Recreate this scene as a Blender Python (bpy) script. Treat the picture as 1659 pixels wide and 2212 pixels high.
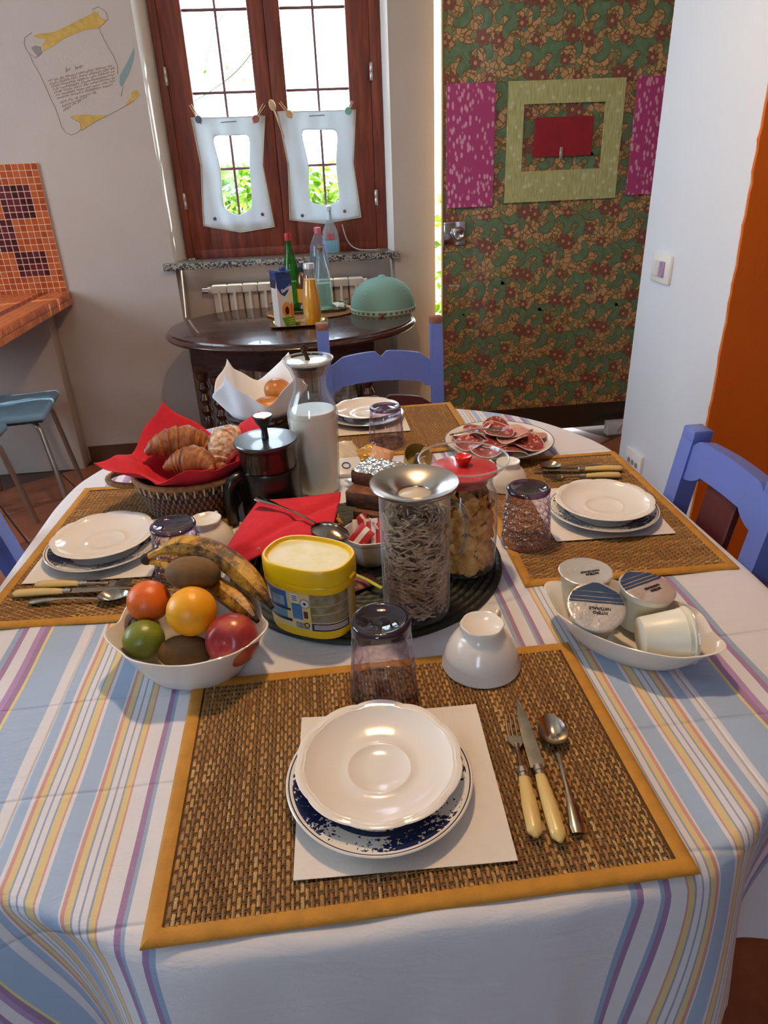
import bpy, bmesh, math, random
from mathutils import Vector, Matrix, Euler
R = random.Random(7)
PI = math.pi
sc = bpy.context.scene
col = sc.collection
for o in list(bpy.data.objects): bpy.data.objects.remove(o)

# ---------------------------------------------------------------- camera
cam_d = bpy.data.cameras.new('camera'); cam = bpy.data.objects.new('camera', cam_d); col.objects.link(cam)
PITCH, ROLL, YAW, FPX = 0.4664, -0.0434, 0.0948, 1486.2
fw = Vector((math.sin(YAW)*math.cos(PITCH), math.cos(YAW)*math.cos(PITCH), -math.sin(PITCH)))
r0 = Vector((math.cos(YAW), -math.sin(YAW), 0)); u0 = r0.cross(fw)
rt = math.cos(ROLL)*r0 + math.sin(ROLL)*u0; up = -math.sin(ROLL)*r0 + math.cos(ROLL)*u0
cam.matrix_world = Matrix(((rt.x, up.x, -fw.x, 0), (rt.y, up.y, -fw.y, 0), (rt.z, up.z, -fw.z, 1.327), (0, 0, 0, 1)))
cam_d.sensor_fit = 'VERTICAL'; cam_d.sensor_height = 36.0; cam_d.lens = 36.0*FPX/2212
cam_d.clip_start = .02
sc.camera = cam

# ---------------------------------------------------------------- world, lights, exposure
w = bpy.data.worlds.new('sky'); sc.world = w; w.use_nodes = True
bg = w.node_tree.nodes['Background']; bg.inputs[0].default_value = (.80, .90, 1.0, 1); bg.inputs[1].default_value = 9.0
def portal(name, loc, rot, sx, sy):
    d = bpy.data.lights.new(name, 'AREA'); d.shape = 'RECTANGLE'; d.size = sx; d.size_y = sy; d.energy = 1
    d.cycles.is_portal = True
    o = bpy.data.objects.new(name, d); col.objects.link(o); o.location = loc; o.rotation_euler = rot
portal('window_portal', (-.08, 3.70, 1.7), (PI/2, 0, 0), 1.0, 1.4)          # shines towards -Y
portal('side_window_portal', (-2.90, 1.8, 1.65), (0, PI/2, 0), 1.4, 1.7)  # shines towards +X
portal('fill_window_portal', (-.9, -1.75, 1.65), (-PI/2, 0, 0), .6, 1.3)     # shines towards +Y
sd = bpy.data.lights.new('sun', 'SUN'); sd.energy = 7.0; sd.angle = .01; sd.color = (1, .93, .8)
so = bpy.data.objects.new('sun', sd); col.objects.link(so); so.rotation_euler = Vector((-.62, -.25, -.60)).to_track_quat('-Z', 'Y').to_euler(); so.location = (4, 7, 6)
sc.view_settings.view_transform = 'Standard'; sc.view_settings.look = 'None'
sc.view_settings.exposure = 0.30; sc.view_settings.gamma = 1.0; sc.view_settings.use_curve_mapping = False
sc.cycles.use_denoising = True
sc.cycles.max_bounces = 7; sc.cycles.transparent_max_bounces = 16; sc.cycles.diffuse_bounces = 4; sc.cycles.glossy_bounces = 3; sc.cycles.adaptive_threshold = .035
sc.cycles.sample_clamp_indirect = 6.0; sc.cycles.caustics_reflective = False; sc.cycles.caustics_refractive = False

# ---------------------------------------------------------------- materials
def lin(c):
    if isinstance(c, str):
        c = tuple(int(c[i:i+2], 16)/255 for i in (0, 2, 4))
    return tuple((x/12.92 if x <= .04045 else ((x+.055)/1.055)**2.4) for x in c[:3]) + (1,)
class NT:
    def __init__(s, name):
        s.m = bpy.data.materials.new(name); s.m.use_nodes = True; s.t = s.m.node_tree
        s.b = s.t.nodes['Principled BSDF']; s.out = s.t.nodes['Material Output']
    def n(s, ty, **k):
        x = s.t.nodes.new(ty)
        for a, v in k.items(): setattr(x, a, v)
        return x
    def l(s, a, b): s.t.links.new(a, b)
    def put(s, inp, v):
        if hasattr(v, 'is_output') or isinstance(v, bpy.types.NodeSocket): s.l(v, inp)
        else: inp.default_value = v
    def math(s, op, a, b=0.0, c=None):
        x = s.n('ShaderNodeMath', operation=op); s.put(x.inputs[0], a); s.put(x.inputs[1], b)
        if c is not None: s.put(x.inputs[2], c)
        return x.outputs[0]
    def mix(s, f, a, b, blend='MIX'):
        x = s.n('ShaderNodeMix', data_type='RGBA', blend_type=blend); s.put(x.inputs[0], f); s.put(x.inputs[6], a); s.put(x.inputs[7], b)
        return x.outputs[2]
    def coord(s, which='Object'):
        return s.n('ShaderNodeTexCoord').outputs[which]
    def xyz(s, v):
        x = s.n('ShaderNodeSeparateXYZ'); s.l(v, x.inputs[0]); return x.outputs
    def noise(s, vec, scale, detail=3, rough=.55, dist=0):
        x = s.n('ShaderNodeTexNoise'); s.l(vec, x.inputs['Vector']); x.inputs['Scale'].default_value = scale
        x.inputs['Detail'].default_value = detail; x.inputs['Roughness'].default_value = rough; x.inputs['Distortion'].default_value = dist
        return x.outputs[0]
    def mapping(s, vec, scale=(1, 1, 1), rot=(0, 0, 0), loc=(0, 0, 0)):
        x = s.n('ShaderNodeMapping'); s.l(vec, x.inputs[0]); x.inputs[1].default_value = loc; x.inputs[2].default_value = rot; x.inputs[3].default_value = scale
        return x.outputs[0]
    def ramp(s, f, stops, interp='LINEAR'):
        x = s.n('ShaderNodeValToRGB'); x.color_ramp.interpolation = interp; s.put(x.inputs[0], f)
        e = x.color_ramp.elements
        while len(e) < len(stops): e.new(.5)
        for el, (p, c) in zip(e, stops): el.position = p; el.color = lin(c)
        return x.outputs[0]
    def bump(s, h, strength=.3, dist=.002):
        x = s.n('ShaderNodeBump'); x.inputs['Strength'].default_value = strength; x.inputs['Distance'].default_value = dist
        s.put(x.inputs['Height'], h); s.l(x.outputs[0], s.b.inputs['Normal']); return x
    def base(s, v): s.put(s.b.inputs['Base Color'], v)
    def set(s, **k):
        for a, v in k.items(): s.b.inputs[a.replace('_', ' ')].default_value = v
        return s
_mc = {}
def mat(name, c=None, rough=.5, metal=0., var=0., vscale=20., bump=0., bscale=60., coat=0., spec=.5, trans=0., sss=0., emis=None, estr=1., alt=None, stretch=(1, 1, 1), bdist=.002):
    if name in _mc: return _mc[name]
    t = NT(name); t.set(Roughness=rough, Metallic=metal); t.b.inputs['Specular IOR Level'].default_value = spec
    t.b.inputs['Coat Weight'].default_value = coat; t.b.inputs['Coat Roughness'].default_value = .06
    t.b.inputs['Transmission Weight'].default_value = trans
    if sss: t.b.inputs['Subsurface Weight'].default_value = sss; t.b.inputs['Subsurface Scale'].default_value = .01
    co = lin(c)
    vec = t.coord()
    if stretch != (1, 1, 1): vec = t.mapping(vec, stretch)
    if var or alt:
        a2 = lin(alt) if alt else tuple(max(0, x*(1-var)) for x in co[:3]) + (1,)
        f = t.noise(vec, vscale)
        f2 = t.ramp(f, [(.35, '000000'), (.65, 'ffffff')])
        t.base(t.mix(f2, co, a2))
    else: t.base(co)
    if bump: t.bump(t.noise(vec, bscale), bump, bdist)
    if emis: t.b.inputs['Emission Color'].default_value = lin(emis); t.b.inputs['Emission Strength'].default_value = estr
    _mc[name] = t.m
    return t.m
def glass(name, tint='ffffff', edge='ffffff', refl=.9, edge_pow=2.2, rough=.02, body=None, bw=0., edge_glint=0., refr=0., ior=1.45):
    """thin clear wall: tinted see-through plus a Fresnel reflection"""
    if name in _mc: return _mc[name]
    t = NT(name); t.t.nodes.remove(t.b)
    lw = t.n('ShaderNodeLayerWeight'); lw.inputs[0].default_value = .5
    f = t.math('POWER', lw.outputs['Facing'], edge_pow)
    tr = t.n('ShaderNodeBsdfTransparent'); t.l(t.mix(f, lin(tint), lin(edge)), tr.inputs[0])
    gl = t.n('ShaderNodeBsdfGlossy'); gl.inputs['Roughness'].default_value = rough
    sch = t.math('MULTIPLY_ADD', t.math('POWER', lw.outputs['Facing'], 5.0), .50, .045)
    k = t.math('MULTIPLY', sch, refl)
    ms = t.n('ShaderNodeMixShader'); t.l(k, ms.inputs[0]); t.l(tr.outputs[0], ms.inputs[1]); t.l(gl.outputs[0], ms.inputs[2])
    last = ms
    if refr:
        gb = t.n('ShaderNodeBsdfGlass'); gb.inputs['IOR'].default_value = ior; gb.inputs['Roughness'].default_value = .0; t.l(t.mix(f, lin(tint), lin(edge)), gb.inputs[0])
        m3 = t.n('ShaderNodeMixShader'); m3.inputs[0].default_value = refr; t.l(ms.outputs[0], m3.inputs[1]); t.l(gb.outputs[0], m3.inputs[2]); last = ms = m3
    if edge_glint:
        de = t.n('ShaderNodeBsdfDiffuse'); de.inputs[0].default_value = (.85, .88, .9, 1)  # diffuse white towards grazing edges paints in bright rim highlights
        m4 = t.n('ShaderNodeMixShader'); t.l(t.math('MULTIPLY', t.math('POWER', lw.outputs['Facing'], 2.6), edge_glint), m4.inputs[0]); t.l(ms.outputs[0], m4.inputs[1]); t.l(de.outputs[0], m4.inputs[2]); last = ms = m4
    if body:
        df = t.n('ShaderNodeBsdfDiffuse'); df.inputs[0].default_value = lin(body)
        m2 = t.n('ShaderNodeMixShader'); m2.inputs[0].default_value = bw; t.l(ms.outputs[0], m2.inputs[1]); t.l(df.outputs[0], m2.inputs[2]); last = m2
    t.l(last.outputs[0], t.out.inputs[0])
    _mc[name] = t.m; return t.m

# ---------------------------------------------------------------- mesh builder
class MB:
    def __init__(s): s.v = []; s.f = []; s.mi = []; s.uv = None
    def add(s, vs, fs, mi=0, M=None):
        o = len(s.v)
        s.v += [tuple(M @ Vector(p)) if M else tuple(p) for p in vs]
        s.f += [tuple(i+o for i in f) for f in fs]; s.mi += [mi]*len(fs)
        return s
    def box(s, c, d, mi=0, M=None):
        x, y, z = c; a, b, h = d[0]/2, d[1]/2, d[2]/2
        vs = [(x+i*a, y+j*b, z+k*h) for k in (-1, 1) for j in (-1, 1) for i in (-1, 1)]
        return s.add(vs, [(0, 2, 3, 1), (4, 5, 7, 6), (0, 1, 5, 4), (2, 6, 7, 3), (0, 4, 6, 2), (1, 3, 7, 5)], mi, M)
    def b2(s, a, b, mi=0):
        return s.box([(a[i]+b[i])/2 for i in range(3)], [abs(b[i]-a[i]) for i in range(3)], mi)
    def rbox(s, c, d, r=.005, seg=2, mi=0, M=None):
        bm = bmesh.new(); bmesh.ops.create_cube(bm, size=1)
        for v in bm.verts: v.co = Vector((v.co.x*d[0], v.co.y*d[1], v.co.z*d[2]))
        bmesh.ops.bevel(bm, geom=bm.edges[:], offset=r, segments=seg, affect='EDGES', profile=.5)
        bm.verts.ensure_lookup_table()
        for i, v in enumerate(bm.verts): v.index = i
        vs = [tuple(v.co+Vector(c)) for v in bm.verts]; fs = [tuple(v.index for v in f.verts) for f in bm.faces]
        bm.free(); return s.add(vs, fs, mi, M)
    def lathe(s, prof, seg=48, fn=None, mi=0, M=None, cap0=True, cap1=True):
        """prof list of (r,z); fn(theta,i,r,z)->(r,z)"""
        vs = []; fs = []; n = len(prof)
        for i, (r, z) in enumerate(prof):
            for k in range(seg):
                th = 2*PI*k/seg; rr, zz = fn(th, i, r, z) if fn else (r, z)
                vs.append((rr*math.cos(th), rr*math.sin(th), zz))
        for i in range(n-1):
            for k in range(seg):
                k2 = (k+1) % seg
                fs.append((i*seg+k, i*seg+k2, (i+1)*seg+k2, (i+1)*seg+k))
        if cap0: fs.append(tuple(range(seg-1, -1, -1)))
        if cap1: fs.append(tuple((n-1)*seg+k for k in range(seg)))
        return s.add(vs, fs, mi, M)
    def tube(s, path, r, seg=8, mi=0, M=None, closed=False, caps=True, flat=1.0):
        P = [Vector(p) for p in path]; n = len(P); rr = r if callable(r) else (lambda t: r)
        vs = []; fs = []; prev = None
        for i, p in enumerate(P):
            if closed: d = P[(i+1) % n]-P[i-1]
            else: d = P[min(i+1, n-1)]-P[max(i-1, 0)]
            d = d.normalized() if d.length > 1e-9 else Vector((0, 0, 1))
            if prev is None:
                a = Vector((0, 0, 1)) if abs(d.z) < .9 else Vector((1, 0, 0))
                u = d.cross(a).normalized()
            else:
                u = (prev - d*prev.dot(d)); u = u.normalized() if u.length > 1e-9 else d.orthogonal().normalized()
            prev = u; v = d.cross(u)
            q = rr(i/max(1, n-1))
            for k in range(seg):
                t = 2*PI*k/seg; vs.append(p+u*(q*math.cos(t))+v*(q*flat*math.sin(t)))
        m = n if closed else n-1
        for i in range(m):
            for k in range(seg):
                k2 = (k+1) % seg; j = (i+1) % n
                fs.append((i*seg+k, i*seg+k2, j*seg+k2, j*seg+k))
        if caps and not closed:
            fs.append(tuple(range(seg-1, -1, -1))); fs.append(tuple((n-1)*seg+k for k in range(seg)))
        return s.add(vs, fs, mi, M)
    def prism(s, poly, z0, z1, mi=0, M=None):
        n = len(poly)
        vs = [(x, y, z0) for x, y in poly]+[(x, y, z1) for x, y in poly]
        fs = [tuple(range(n-1, -1, -1)), tuple(range(n, 2*n))]+[(i, (i+1) % n, n+(i+1) % n, n+i) for i in range(n)]
        return s.add(vs, fs, mi, M)
    def grid(s, fn, nu, nv, mi=0, M=None, thick=0., uv=None):
        vs = [fn(i/nu, j/nv) for j in range(nv+1) for i in range(nu+1)]
        fs = [(j*(nu+1)+i, j*(nu+1)+i+1, (j+1)*(nu+1)+i+1, (j+1)*(nu+1)+i) for j in range(nv) for i in range(nu)]
        return s.add(vs, fs, mi, M)
    def ball(s, c, r, nu=20, nv=12, fn=None, mi=0, M=None):
        rx, ry, rz = r if isinstance(r, tuple) else (r, r, r)
        vs = [(c[0], c[1], c[2]-rz)]; fs = []
        for j in range(1, nv):
            ph = -PI/2+PI*j/nv
            for k in range(nu):
                th = 2*PI*k/nu; q = fn(th, ph) if fn else 1
                vs.append((c[0]+rx*q*math.cos(ph)*math.cos(th), c[1]+ry*q*math.cos(ph)*math.sin(th), c[2]+rz*q*math.sin(ph)))
        vs.append((c[0], c[1], c[2]+rz)); L = len(vs)-1
        for k in range(nu): fs.append((0, 1+(k+1) % nu, 1+k)); fs.append((L, 1+(nv-2)*nu+k, 1+(nv-2)*nu+(k+1) % nu))
        for j in range(nv-2):
            for k in range(nu):
                a = 1+j*nu; fs.append((a+k, a+(k+1) % nu, a+nu+(k+1) % nu, a+nu+k))
        return s.add(vs, fs, mi, M)
    def mesh(s, name, mats, smooth=40):
        me = bpy.data.meshes.new(name); me.from_pydata(s.v, [], s.f)
        for m in (mats if isinstance(mats, (list, tuple)) else [mats]): me.materials.append(m)
        me.polygons.foreach_set('material_index', s.mi)
        if smooth:
            me.shade_smooth()
            me.set_sharp_from_angle(angle=math.radians(smooth))
        me.validate(); me.update(); return me
    def obj(s, name, mats, parent=None, loc=(0, 0, 0), rot=(0, 0, 0), smooth=40, thick=0., label=None, cat=None, group=None, kind=None):
        o = bpy.data.objects.new(name, s.mesh(name, mats, smooth)); col.objects.link(o)
        o.location = loc; o.rotation_euler = rot
        if parent: o.parent = parent
        if thick:
            md = o.modifiers.new('thickness', 'SOLIDIFY'); md.thickness = thick; md.offset = 0
        return tag(o, label, cat, group, kind)
def tag(o, label=None, cat=None, group=None, kind=None):
    if label: o['label'] = label
    if cat: o['category'] = cat
    if group: o['group'] = group
    if kind: o['kind'] = kind
    return o
def thing(name, loc, label, cat, group=None, rot=(0, 0, 0), kind=None):
    o = bpy.data.objects.new(name, None); col.objects.link(o); o.location = loc; o.rotation_euler = rot; o.empty_display_size = .05
    return tag(o, label, cat, group, kind)
def dup(o, loc=None, rot=None, label=None, parent=None, group=None):
    c = o.copy(); col.objects.link(c)
    if parent: c.parent = parent
    if loc is not None: c.location = loc
    if rot is not None: c.rotation_euler = rot
    if label: c['label'] = label
    if group: c['group'] = group
    for ch in [x for x in bpy.data.objects if x.parent == o]: dup(ch, parent=c)
    return c
def rz(a): return (0, 0, math.radians(a))
def text_mesh(body, size, name, m, parent, M, shear=0., ext=.0004, bold=0.):
    cu = bpy.data.curves.new('lettering', 'FONT'); cu.body = body; cu.size = size; cu.align_x = 'CENTER'; cu.align_y = 'CENTER'; cu.extrude = ext; cu.shear = shear; cu.offset = bold
    to = bpy.data.objects.new('lettering', cu); col.objects.link(to)
    dg = bpy.context.evaluated_depsgraph_get(); me = bpy.data.meshes.new_from_object(to.evaluated_get(dg))
    bpy.data.objects.remove(to); me.materials.clear(); me.materials.append(m)
    o = bpy.data.objects.new(name, me); col.objects.link(o); o.parent = parent; o.matrix_local = M
    return o

# ================================================================ THE SETTING
WALL = mat('warm_white_plaster', 'beb0a6', .9, var=.06, vscale=3, bump=.25, bscale=90, bdist=.003)
REVEAL = mat('white_plaster', 'faf8f2', .9, bump=.2, bscale=70)
BLUEWALL = mat('cool_white_plaster', 'dfe3e8', .88, bump=.22, bscale=110, bdist=.003)
ORANGEW = mat('orange_paint', 'd4690c', .85, var=.08, vscale=3, bump=.3, bscale=120, bdist=.003)
def struct(o): o['kind'] = 'structure'; return o

# floor of terracotta tiles laid diagonally
grout = mat('dark_grout', '4b3a30', .95, bump=.3, bscale=200)
fl = struct(MB().b2((-2.85, -1.7, -.06), (2.85, 3.95, -.004)).obj('floor', grout, smooth=0))
tt = NT('terracotta'); tc = tt.coord(); oi = tt.n('ShaderNodeObjectInfo')
rv = tt.ramp(oi.outputs['Random'], [(0, '7a4128'), (.4, '8b4c30'), (.75, '99583a'), (1, '6e3a24')])
tt.base(tt.mix(tt.ramp(tt.noise(tc, 9), [(.35, '000000'), (.7, 'ffffff')]), rv, lin('a0603f'))); tt.set(Roughness=.42); tt.bump(tt.noise(tc, 25), .25, .003)
tb = MB(); tb.rbox((0, 0, -.004), (.322, .322, .012), .003, 1); tile_me = tb.mesh('tile', tt.m)
ang = math.radians(33); ca, sa = math.cos(ang), math.sin(ang); k = 0
for i in range(-14, 15):
    for j in range(-14, 15):
        x, y = i*.33*ca-j*.33*sa-.1, i*.33*sa+j*.33*ca+1.2
        if -1.75 < x < 1.95 and -.25 < y < 3.38 and k < 295:
            o = bpy.data.objects.new('tile', tile_me); col.objects.link(o); o.parent = fl; o.location = (x, y, 0); o.rotation_euler = (0, 0, ang); k += 1

# back wall with window opening, radiator niche and doorway
WY = 3.5
m = MB()
m.b2((-2.85, WY, 0), (-.604, 3.74, 2.75)); m.b2((.438, WY, 0), (.637, 3.74, 2.75)); m.b2((-.604, WY, 2.42), (.438, 3.74, 2.75))
m.b2((-.604, 3.70, 0), (.438, 3.74, .955)); m.b2((.637, WY, 2.25), (1.76, 3.74, 2.75)); m.b2((1.76, WY, 0), (2.85, 3.74, 2.75))
struct(m.obj('wall_back', WALL, smooth=0))
m = MB()   # splayed plaster reveals round the window
m.add([(-.604, WY-.001, .955), (-.558, 3.66, .955), (-.558, 3.66, 2.42), (-.604, WY-.001, 2.42), (-.61, 3.66, .955), (-.61, 3.66, 2.42)], [(0, 1, 2, 3), (0, 4, 1), (3, 2, 5), (4, 5, 2, 1), (0, 3, 5, 4)])
m.add([(.438, WY-.001, .955), (.412, 3.66, .955), (.412, 3.66, 2.42), (.438, WY-.001, 2.42), (.446, 3.66, .955), (.446, 3.66, 2.42)], [(0, 3, 2, 1), (0, 1, 4), (3, 5, 2), (4, 1, 2, 5), (0, 4, 5, 3)])
struct(m.obj('trim_1', REVEAL, smooth=0))
struct(MB().b2((-2.85, -1.7, 2.75), (2.85, 3.95, 2.85)).obj('ceiling', REVEAL, smooth=0))
m = MB(); m.b2((-3.0, -1.7, 0), (-2.85, .95, 2.75)); m.b2((-3.0, 2.65, 0), (-2.85, 3.95, 2.75)); m.b2((-3.0, .95, 2.35), (-2.85, 2.65, 2.75)); m.b2((-3.0, .95, 0), (-2.85, 2.65, .95))
struct(m.obj('wall_left', WALL, smooth=0))
m = MB(); m.b2((-3.0, -1.85, 0), (-1.2, -1.7, 2.75)); m.b2((-.6, -1.85, 0), (3.0, -1.7, 2.75)); m.b2((-1.2, -1.85, 2.3), (-.6, -1.7, 2.75)); m.b2((-1.2, -1.85, 0), (-.6, -1.7, 1.0))
struct(m.obj('wall_front', mat('dull_grey_plaster', 'a39a94', .9, var=.06, vscale=3), smooth=0))  # unseen wall, its grey toned down to limit bounce light
struct(MB().b2((2.85, -1.7, 0), (3.0, 3.95, 2.75)).obj('wall_side', ORANGEW, smooth=0))
m = MB(); m.rbox((2.0, 2.107, 1.375), (1.70, .545, 2.75), .012, 2)
struct(m.obj('wall_right', BLUEWALL, smooth=30))
def rough_edge(t, s):
    z = t*2.75; return (1.153+.003*math.sin(z*37)+.002*math.sin(z*91+1), 1.832-.002, z) if s == 0 else None
m = MB(); n = 110
vs = []; fs = []
for i in range(n+1):
    z = 2.75*i/n; x0 = 1.1545+.0010*math.sin(z*37)+.0008*math.sin(z*91+1)+R.uniform(-.0012, .0012)
    vs += [(x0, 1.828, z), (2.85, 1.828, z), (x0, 1.84, z), (2.85, 1.84, z)]
for i in range(n):
    a = i*4; fs += [(a, a+1, a+5, a+4), (a, a+4, a+6, a+2)]
m.add(vs, fs); struct(m.obj('wall_orange', ORANGEW, smooth=0))

# baseboards
BB = mat('brown_skirting_tile', '5b3a2b', .5, var=.2, vscale=8)
struct(MB().b2((-1.19, WY-.012, 0), (-.604, WY, .085)).obj('baseboard_left', BB, smooth=0))
struct(MB().b2((.438, WY-.012, 0), (.637, WY, .085)).obj('baseboard_right', BB, smooth=0))
m = MB(); m.rbox((1.72, 3.32, .035), (.40, .05, .07), .004, 2)
o = struct(m.obj('trim_2', mat('white_gloss', 'cfccd0', .4)))
MB().tube([(1.575, 3.2945, .018), (1.60, 3.2945, .055)], .002, 6).obj('crack', mat('crack_grey', '6a6a70', .9), o)

# granite sill
gt = NT('granite'); gc = gt.coord(); vo = gt.n('ShaderNodeTexVoronoi'); gt.l(gc, vo.inputs['Vector']); vo.inputs['Scale'].default_value = 170
gsep = gt.xyz(vo.outputs['Color'])
gt.base(gt.ramp(gsep[0], [(0, '2b2a2b'), (.3, '55524f'), (.45, '8f8a84'), (.7, 'a9a299'), (1, '6d6560')], 'CONSTANT')); gt.set(Roughness=.28)
m = MB(); m.rbox((-.095, 3.555, .942), (1.11, .21, .03), .003, 2)
struct(m.obj('trim_3', gt.m))

# ---------------- window_1: brown two-sash casement with glazing bars
wt = NT('mahogany'); wc = wt.mapping(wt.coord(), (14, 14, 1.2))
wt.base(wt.ramp(wt.noise(wc, 3, 5, .6, .6), [(.25, '4a1b12'), (.5, '6f2d1c'), (.75, '8f4228')])); wt.set(Roughness=.55)
WOOD = wt.m
win = thing('window_1', (0, 3.64, 0), None, None, kind='structure')
m = MB()
for x, q in ((-.541, .036), (.392, .05)): m.rbox((x, .0, 1.69), (q, .07, 1.46), .006, 2)
m.rbox((-.078, 0, .981), (.89, .07, .05), .006, 2); m.rbox((-.078, 0, 2.40), (.99, .07, .05), .006, 2)
m.obj('window_frame', WOOD, win)
MB().rbox((-.080, .018, 1.69), (.05, .012, 1.39), .002, 1).obj('meeting_batten', WOOD, win)
PANE = glass('window_pane_glass', 'f6fbff', 'eef6fa', .5)
BAR = mat('glazing_bar', '6d4450', .5)
for sx0, sx1, gx0, gx1, gl in ((-.5235, -.0805, -.424, -.150, .02), (-.0795, .3675, -.012, .268, .0)):
    m = MB(); y = -.012
    m.rbox(((sx0+gx0)/2, y, 1.69), (gx0-sx0, .05, 1.39), .005, 2); m.rbox(((sx1+gx1)/2, y, 1.69), (sx1-gx1, .05, 1.39), .005, 2)
    m.rbox(((gx0+gx1)/2, y, 1.055), (gx1-gx0+.01, .05, .12), .005, 2); m.rbox(((gx0+gx1)/2, y, 2.34), (gx1-gx0+.01, .05, .10), .005, 2)
    s = m.obj('sash', WOOD, win)
    MB().b2((gx0-.004, .006, 1.11), (gx1+.004, .009, 2.30)).obj('pane', PANE, s, smooth=0)
    m = MB(); cx = (gx0+gx1)/2
    m.rbox((cx+.002, .0, 1.70), (.011, .016, 1.20), .003, 1)
    for z in (1.34, 1.644, 1.947, 2.25): m.rbox((cx, .0, z), (gx1-gx0, .014, .011), .003, 1)
    m.obj('glazing_bar', BAR, s)
HW = mat('hinge_steel', 'b9b4ad', .3, .9)
for x, z in ((-.525, 1.707), (-.525, 1.212), (.370, 1.702), (.370, 1.19)):
    m = MB(); m.lathe([(.007, -.035), (.0085, -.033), (.0085, -.002), (.0075, 0), (.0085, .002), (.0085, .033), (.007, .035)], 12)
    m.obj('hinge', HW, win, (x, -.042, z))

# window_2, out of view on the left: a plain casement that lets in cool daylight
w2 = thing('window_2', (-2.92, 1.8, 0), None, None, kind='structure')
m = MB()
for y in (-.82, 0, .82): m.rbox((0, y, 1.65), (.06, .07, 1.38), .005, 2)
for z in (.985, 2.315): m.rbox((0, 0, z), (.06, 1.68, .07), .005, 2)
m.obj('window_frame', WOOD, w2)
for y in (-.41, .41): MB().b2((-.004, y-.39, 1.0), (.004, y+.39, 2.3)).obj('pane', PANE, w2, smooth=0)

w3 = thing('rear_fill_window', (-.9, -1.78, 0), None, None, kind='structure'); m = MB()  # unseen window added behind the camera to bring cool front light
for x in (-.27, .27): m.rbox((x, 0, 1.65), (.06, .06, 1.28), .005, 2)
for z in (1.035, 2.265): m.rbox((0, 0, z), (.58, .06, .07), .005, 2)
m.obj('window_frame', WOOD, w3)
for x in (0,): MB().b2((x-.26, -.004, 1.05), (x+.26, .004, 2.25)).obj('pane', PANE, w3, smooth=0)

# ---------------- door_1: glass door covered with a floral film
DY = 3.40
door = thing('door_1', (0, DY, 0), None, None, kind='structure')
ft = NT('floral_film'); fc = ft.mapping(ft.coord(), (1, 0, 1))
nz = ft.n('ShaderNodeTexNoise'); ft.l(fc, nz.inputs['Vector']); nz.inputs['Scale'].default_value = 14
mixv = ft.n('ShaderNodeMix', data_type='VECTOR'); mixv.inputs[0].default_value = .06; ft.l(fc, mixv.inputs[4]); ft.l(nz.outputs['Color'], mixv.inputs[5])
ve = ft.n('ShaderNodeTexVoronoi', feature='DISTANCE_TO_EDGE'); ft.l(mixv.outputs[1], ve.inputs['Vector']); ve.inputs['Scale'].default_value = 44
vc = ft.n('ShaderNodeTexVoronoi'); ft.l(mixv.outputs[1], vc.inputs['Vector']); vc.inputs['Scale'].default_value = 44
cell = ft.ramp(ft.xyz(vc.outputs['Color'])[0], [(0, 'c89e6e'), (.35, 'bf9565'), (.5, '7f8a5c'), (.65, 'c4986a'), (.9, 'a87c56')], 'CONSTANT')
line = ft.ramp(ve.outputs['Distance'], [(.05, '000000'), (.10, 'ffffff')])
ft.base(ft.mix(line, lin('7a5c2e'), cell)); ft.set(Roughness=.45); ft.b.inputs['Coat Weight'].default_value = .7; ft.b.inputs['Coat Roughness'].default_value = .03
DX0, DX1 = .657, 1.74
MB().b2((DX0, 0, .15), (DX1, .03, 2.24)).obj('film_panel', ft.m, door, smooth=0)
FG1 = mat('film_green', '6b8a66', .45, var=.35, vscale=30, coat=.6); FG2 = mat('film_dark_green', '66592f', .5, coat=.6)
FR1 = mat('film_red', '925046', .45, var=.3, vscale=60, coat=.6); FR2 = mat('film_dark_red', '764a32', .5, coat=.6); FT1 = mat('film_tan', 'bd9468', .45, coat=.6)
def crescent(cx, cz, r, a0, a1, w):
    n = 14; out = []; inn = []
    for i in range(n+1):
        t = i/n; a = math.radians(a0+(a1-a0)*t); ww = w*math.sin(PI*min(1, t*.85+.15))**.8
        out.append((cx+(r+ww*.5)*math.cos(a), cz+(r+ww*.5)*math.sin(a))); inn.append((cx+(r-ww*.5)*math.cos(a), cz+(r-ww*.5)*math.sin(a)))
    return out+inn[::-1]
def flower(cx, cz, r, n, rot):
    p = []
    for i in range(n*6):
        a = 2*PI*i/(n*6); q = r*(.62+.38*abs(math.cos(n*a/2)))
        p.append((cx+q*math.cos(a+rot), cz+q*math.sin(a+rot)))
    return p
pat = MB(); lv = [0]
def pg(poly, y, mi):
    poly = [(min(DX1-.002, max(DX0+.003, x)), min(2.238, max(.153, z))) for x, z in poly]
    xs = [p[0] for p in poly]; zs = [p[1] for p in poly]
    if max(xs)-min(xs) < .004 or max(zs)-min(zs) < .004: return
    # slot is a small prism so that the print has an edge
    n = len(poly); lv[0] += 1; y -= (lv[0]//14 % 24)*.000014
    pat.add([(x, y, z) for x, z in poly], [tuple(range(n))], mi)
def ribbon(path_fn, w, y, mi, n=14):
    L = []; Rr = []
    for i in range(n+1):
        t = i/n; (x, z), (dx, dz) = path_fn(t); q = math.hypot(dx, dz) or 1; ww = w*(math.sin(PI*(.08+.86*t))**.7)
        L.append((x-dz/q*ww/2, z+dx/q*ww/2)); Rr.append((x+dz/q*ww/2, z-dx/q*ww/2))
    for i in range(n):
        pg([L[i], L[i+1], Rr[i+1], Rr[i]], y, mi)
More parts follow.
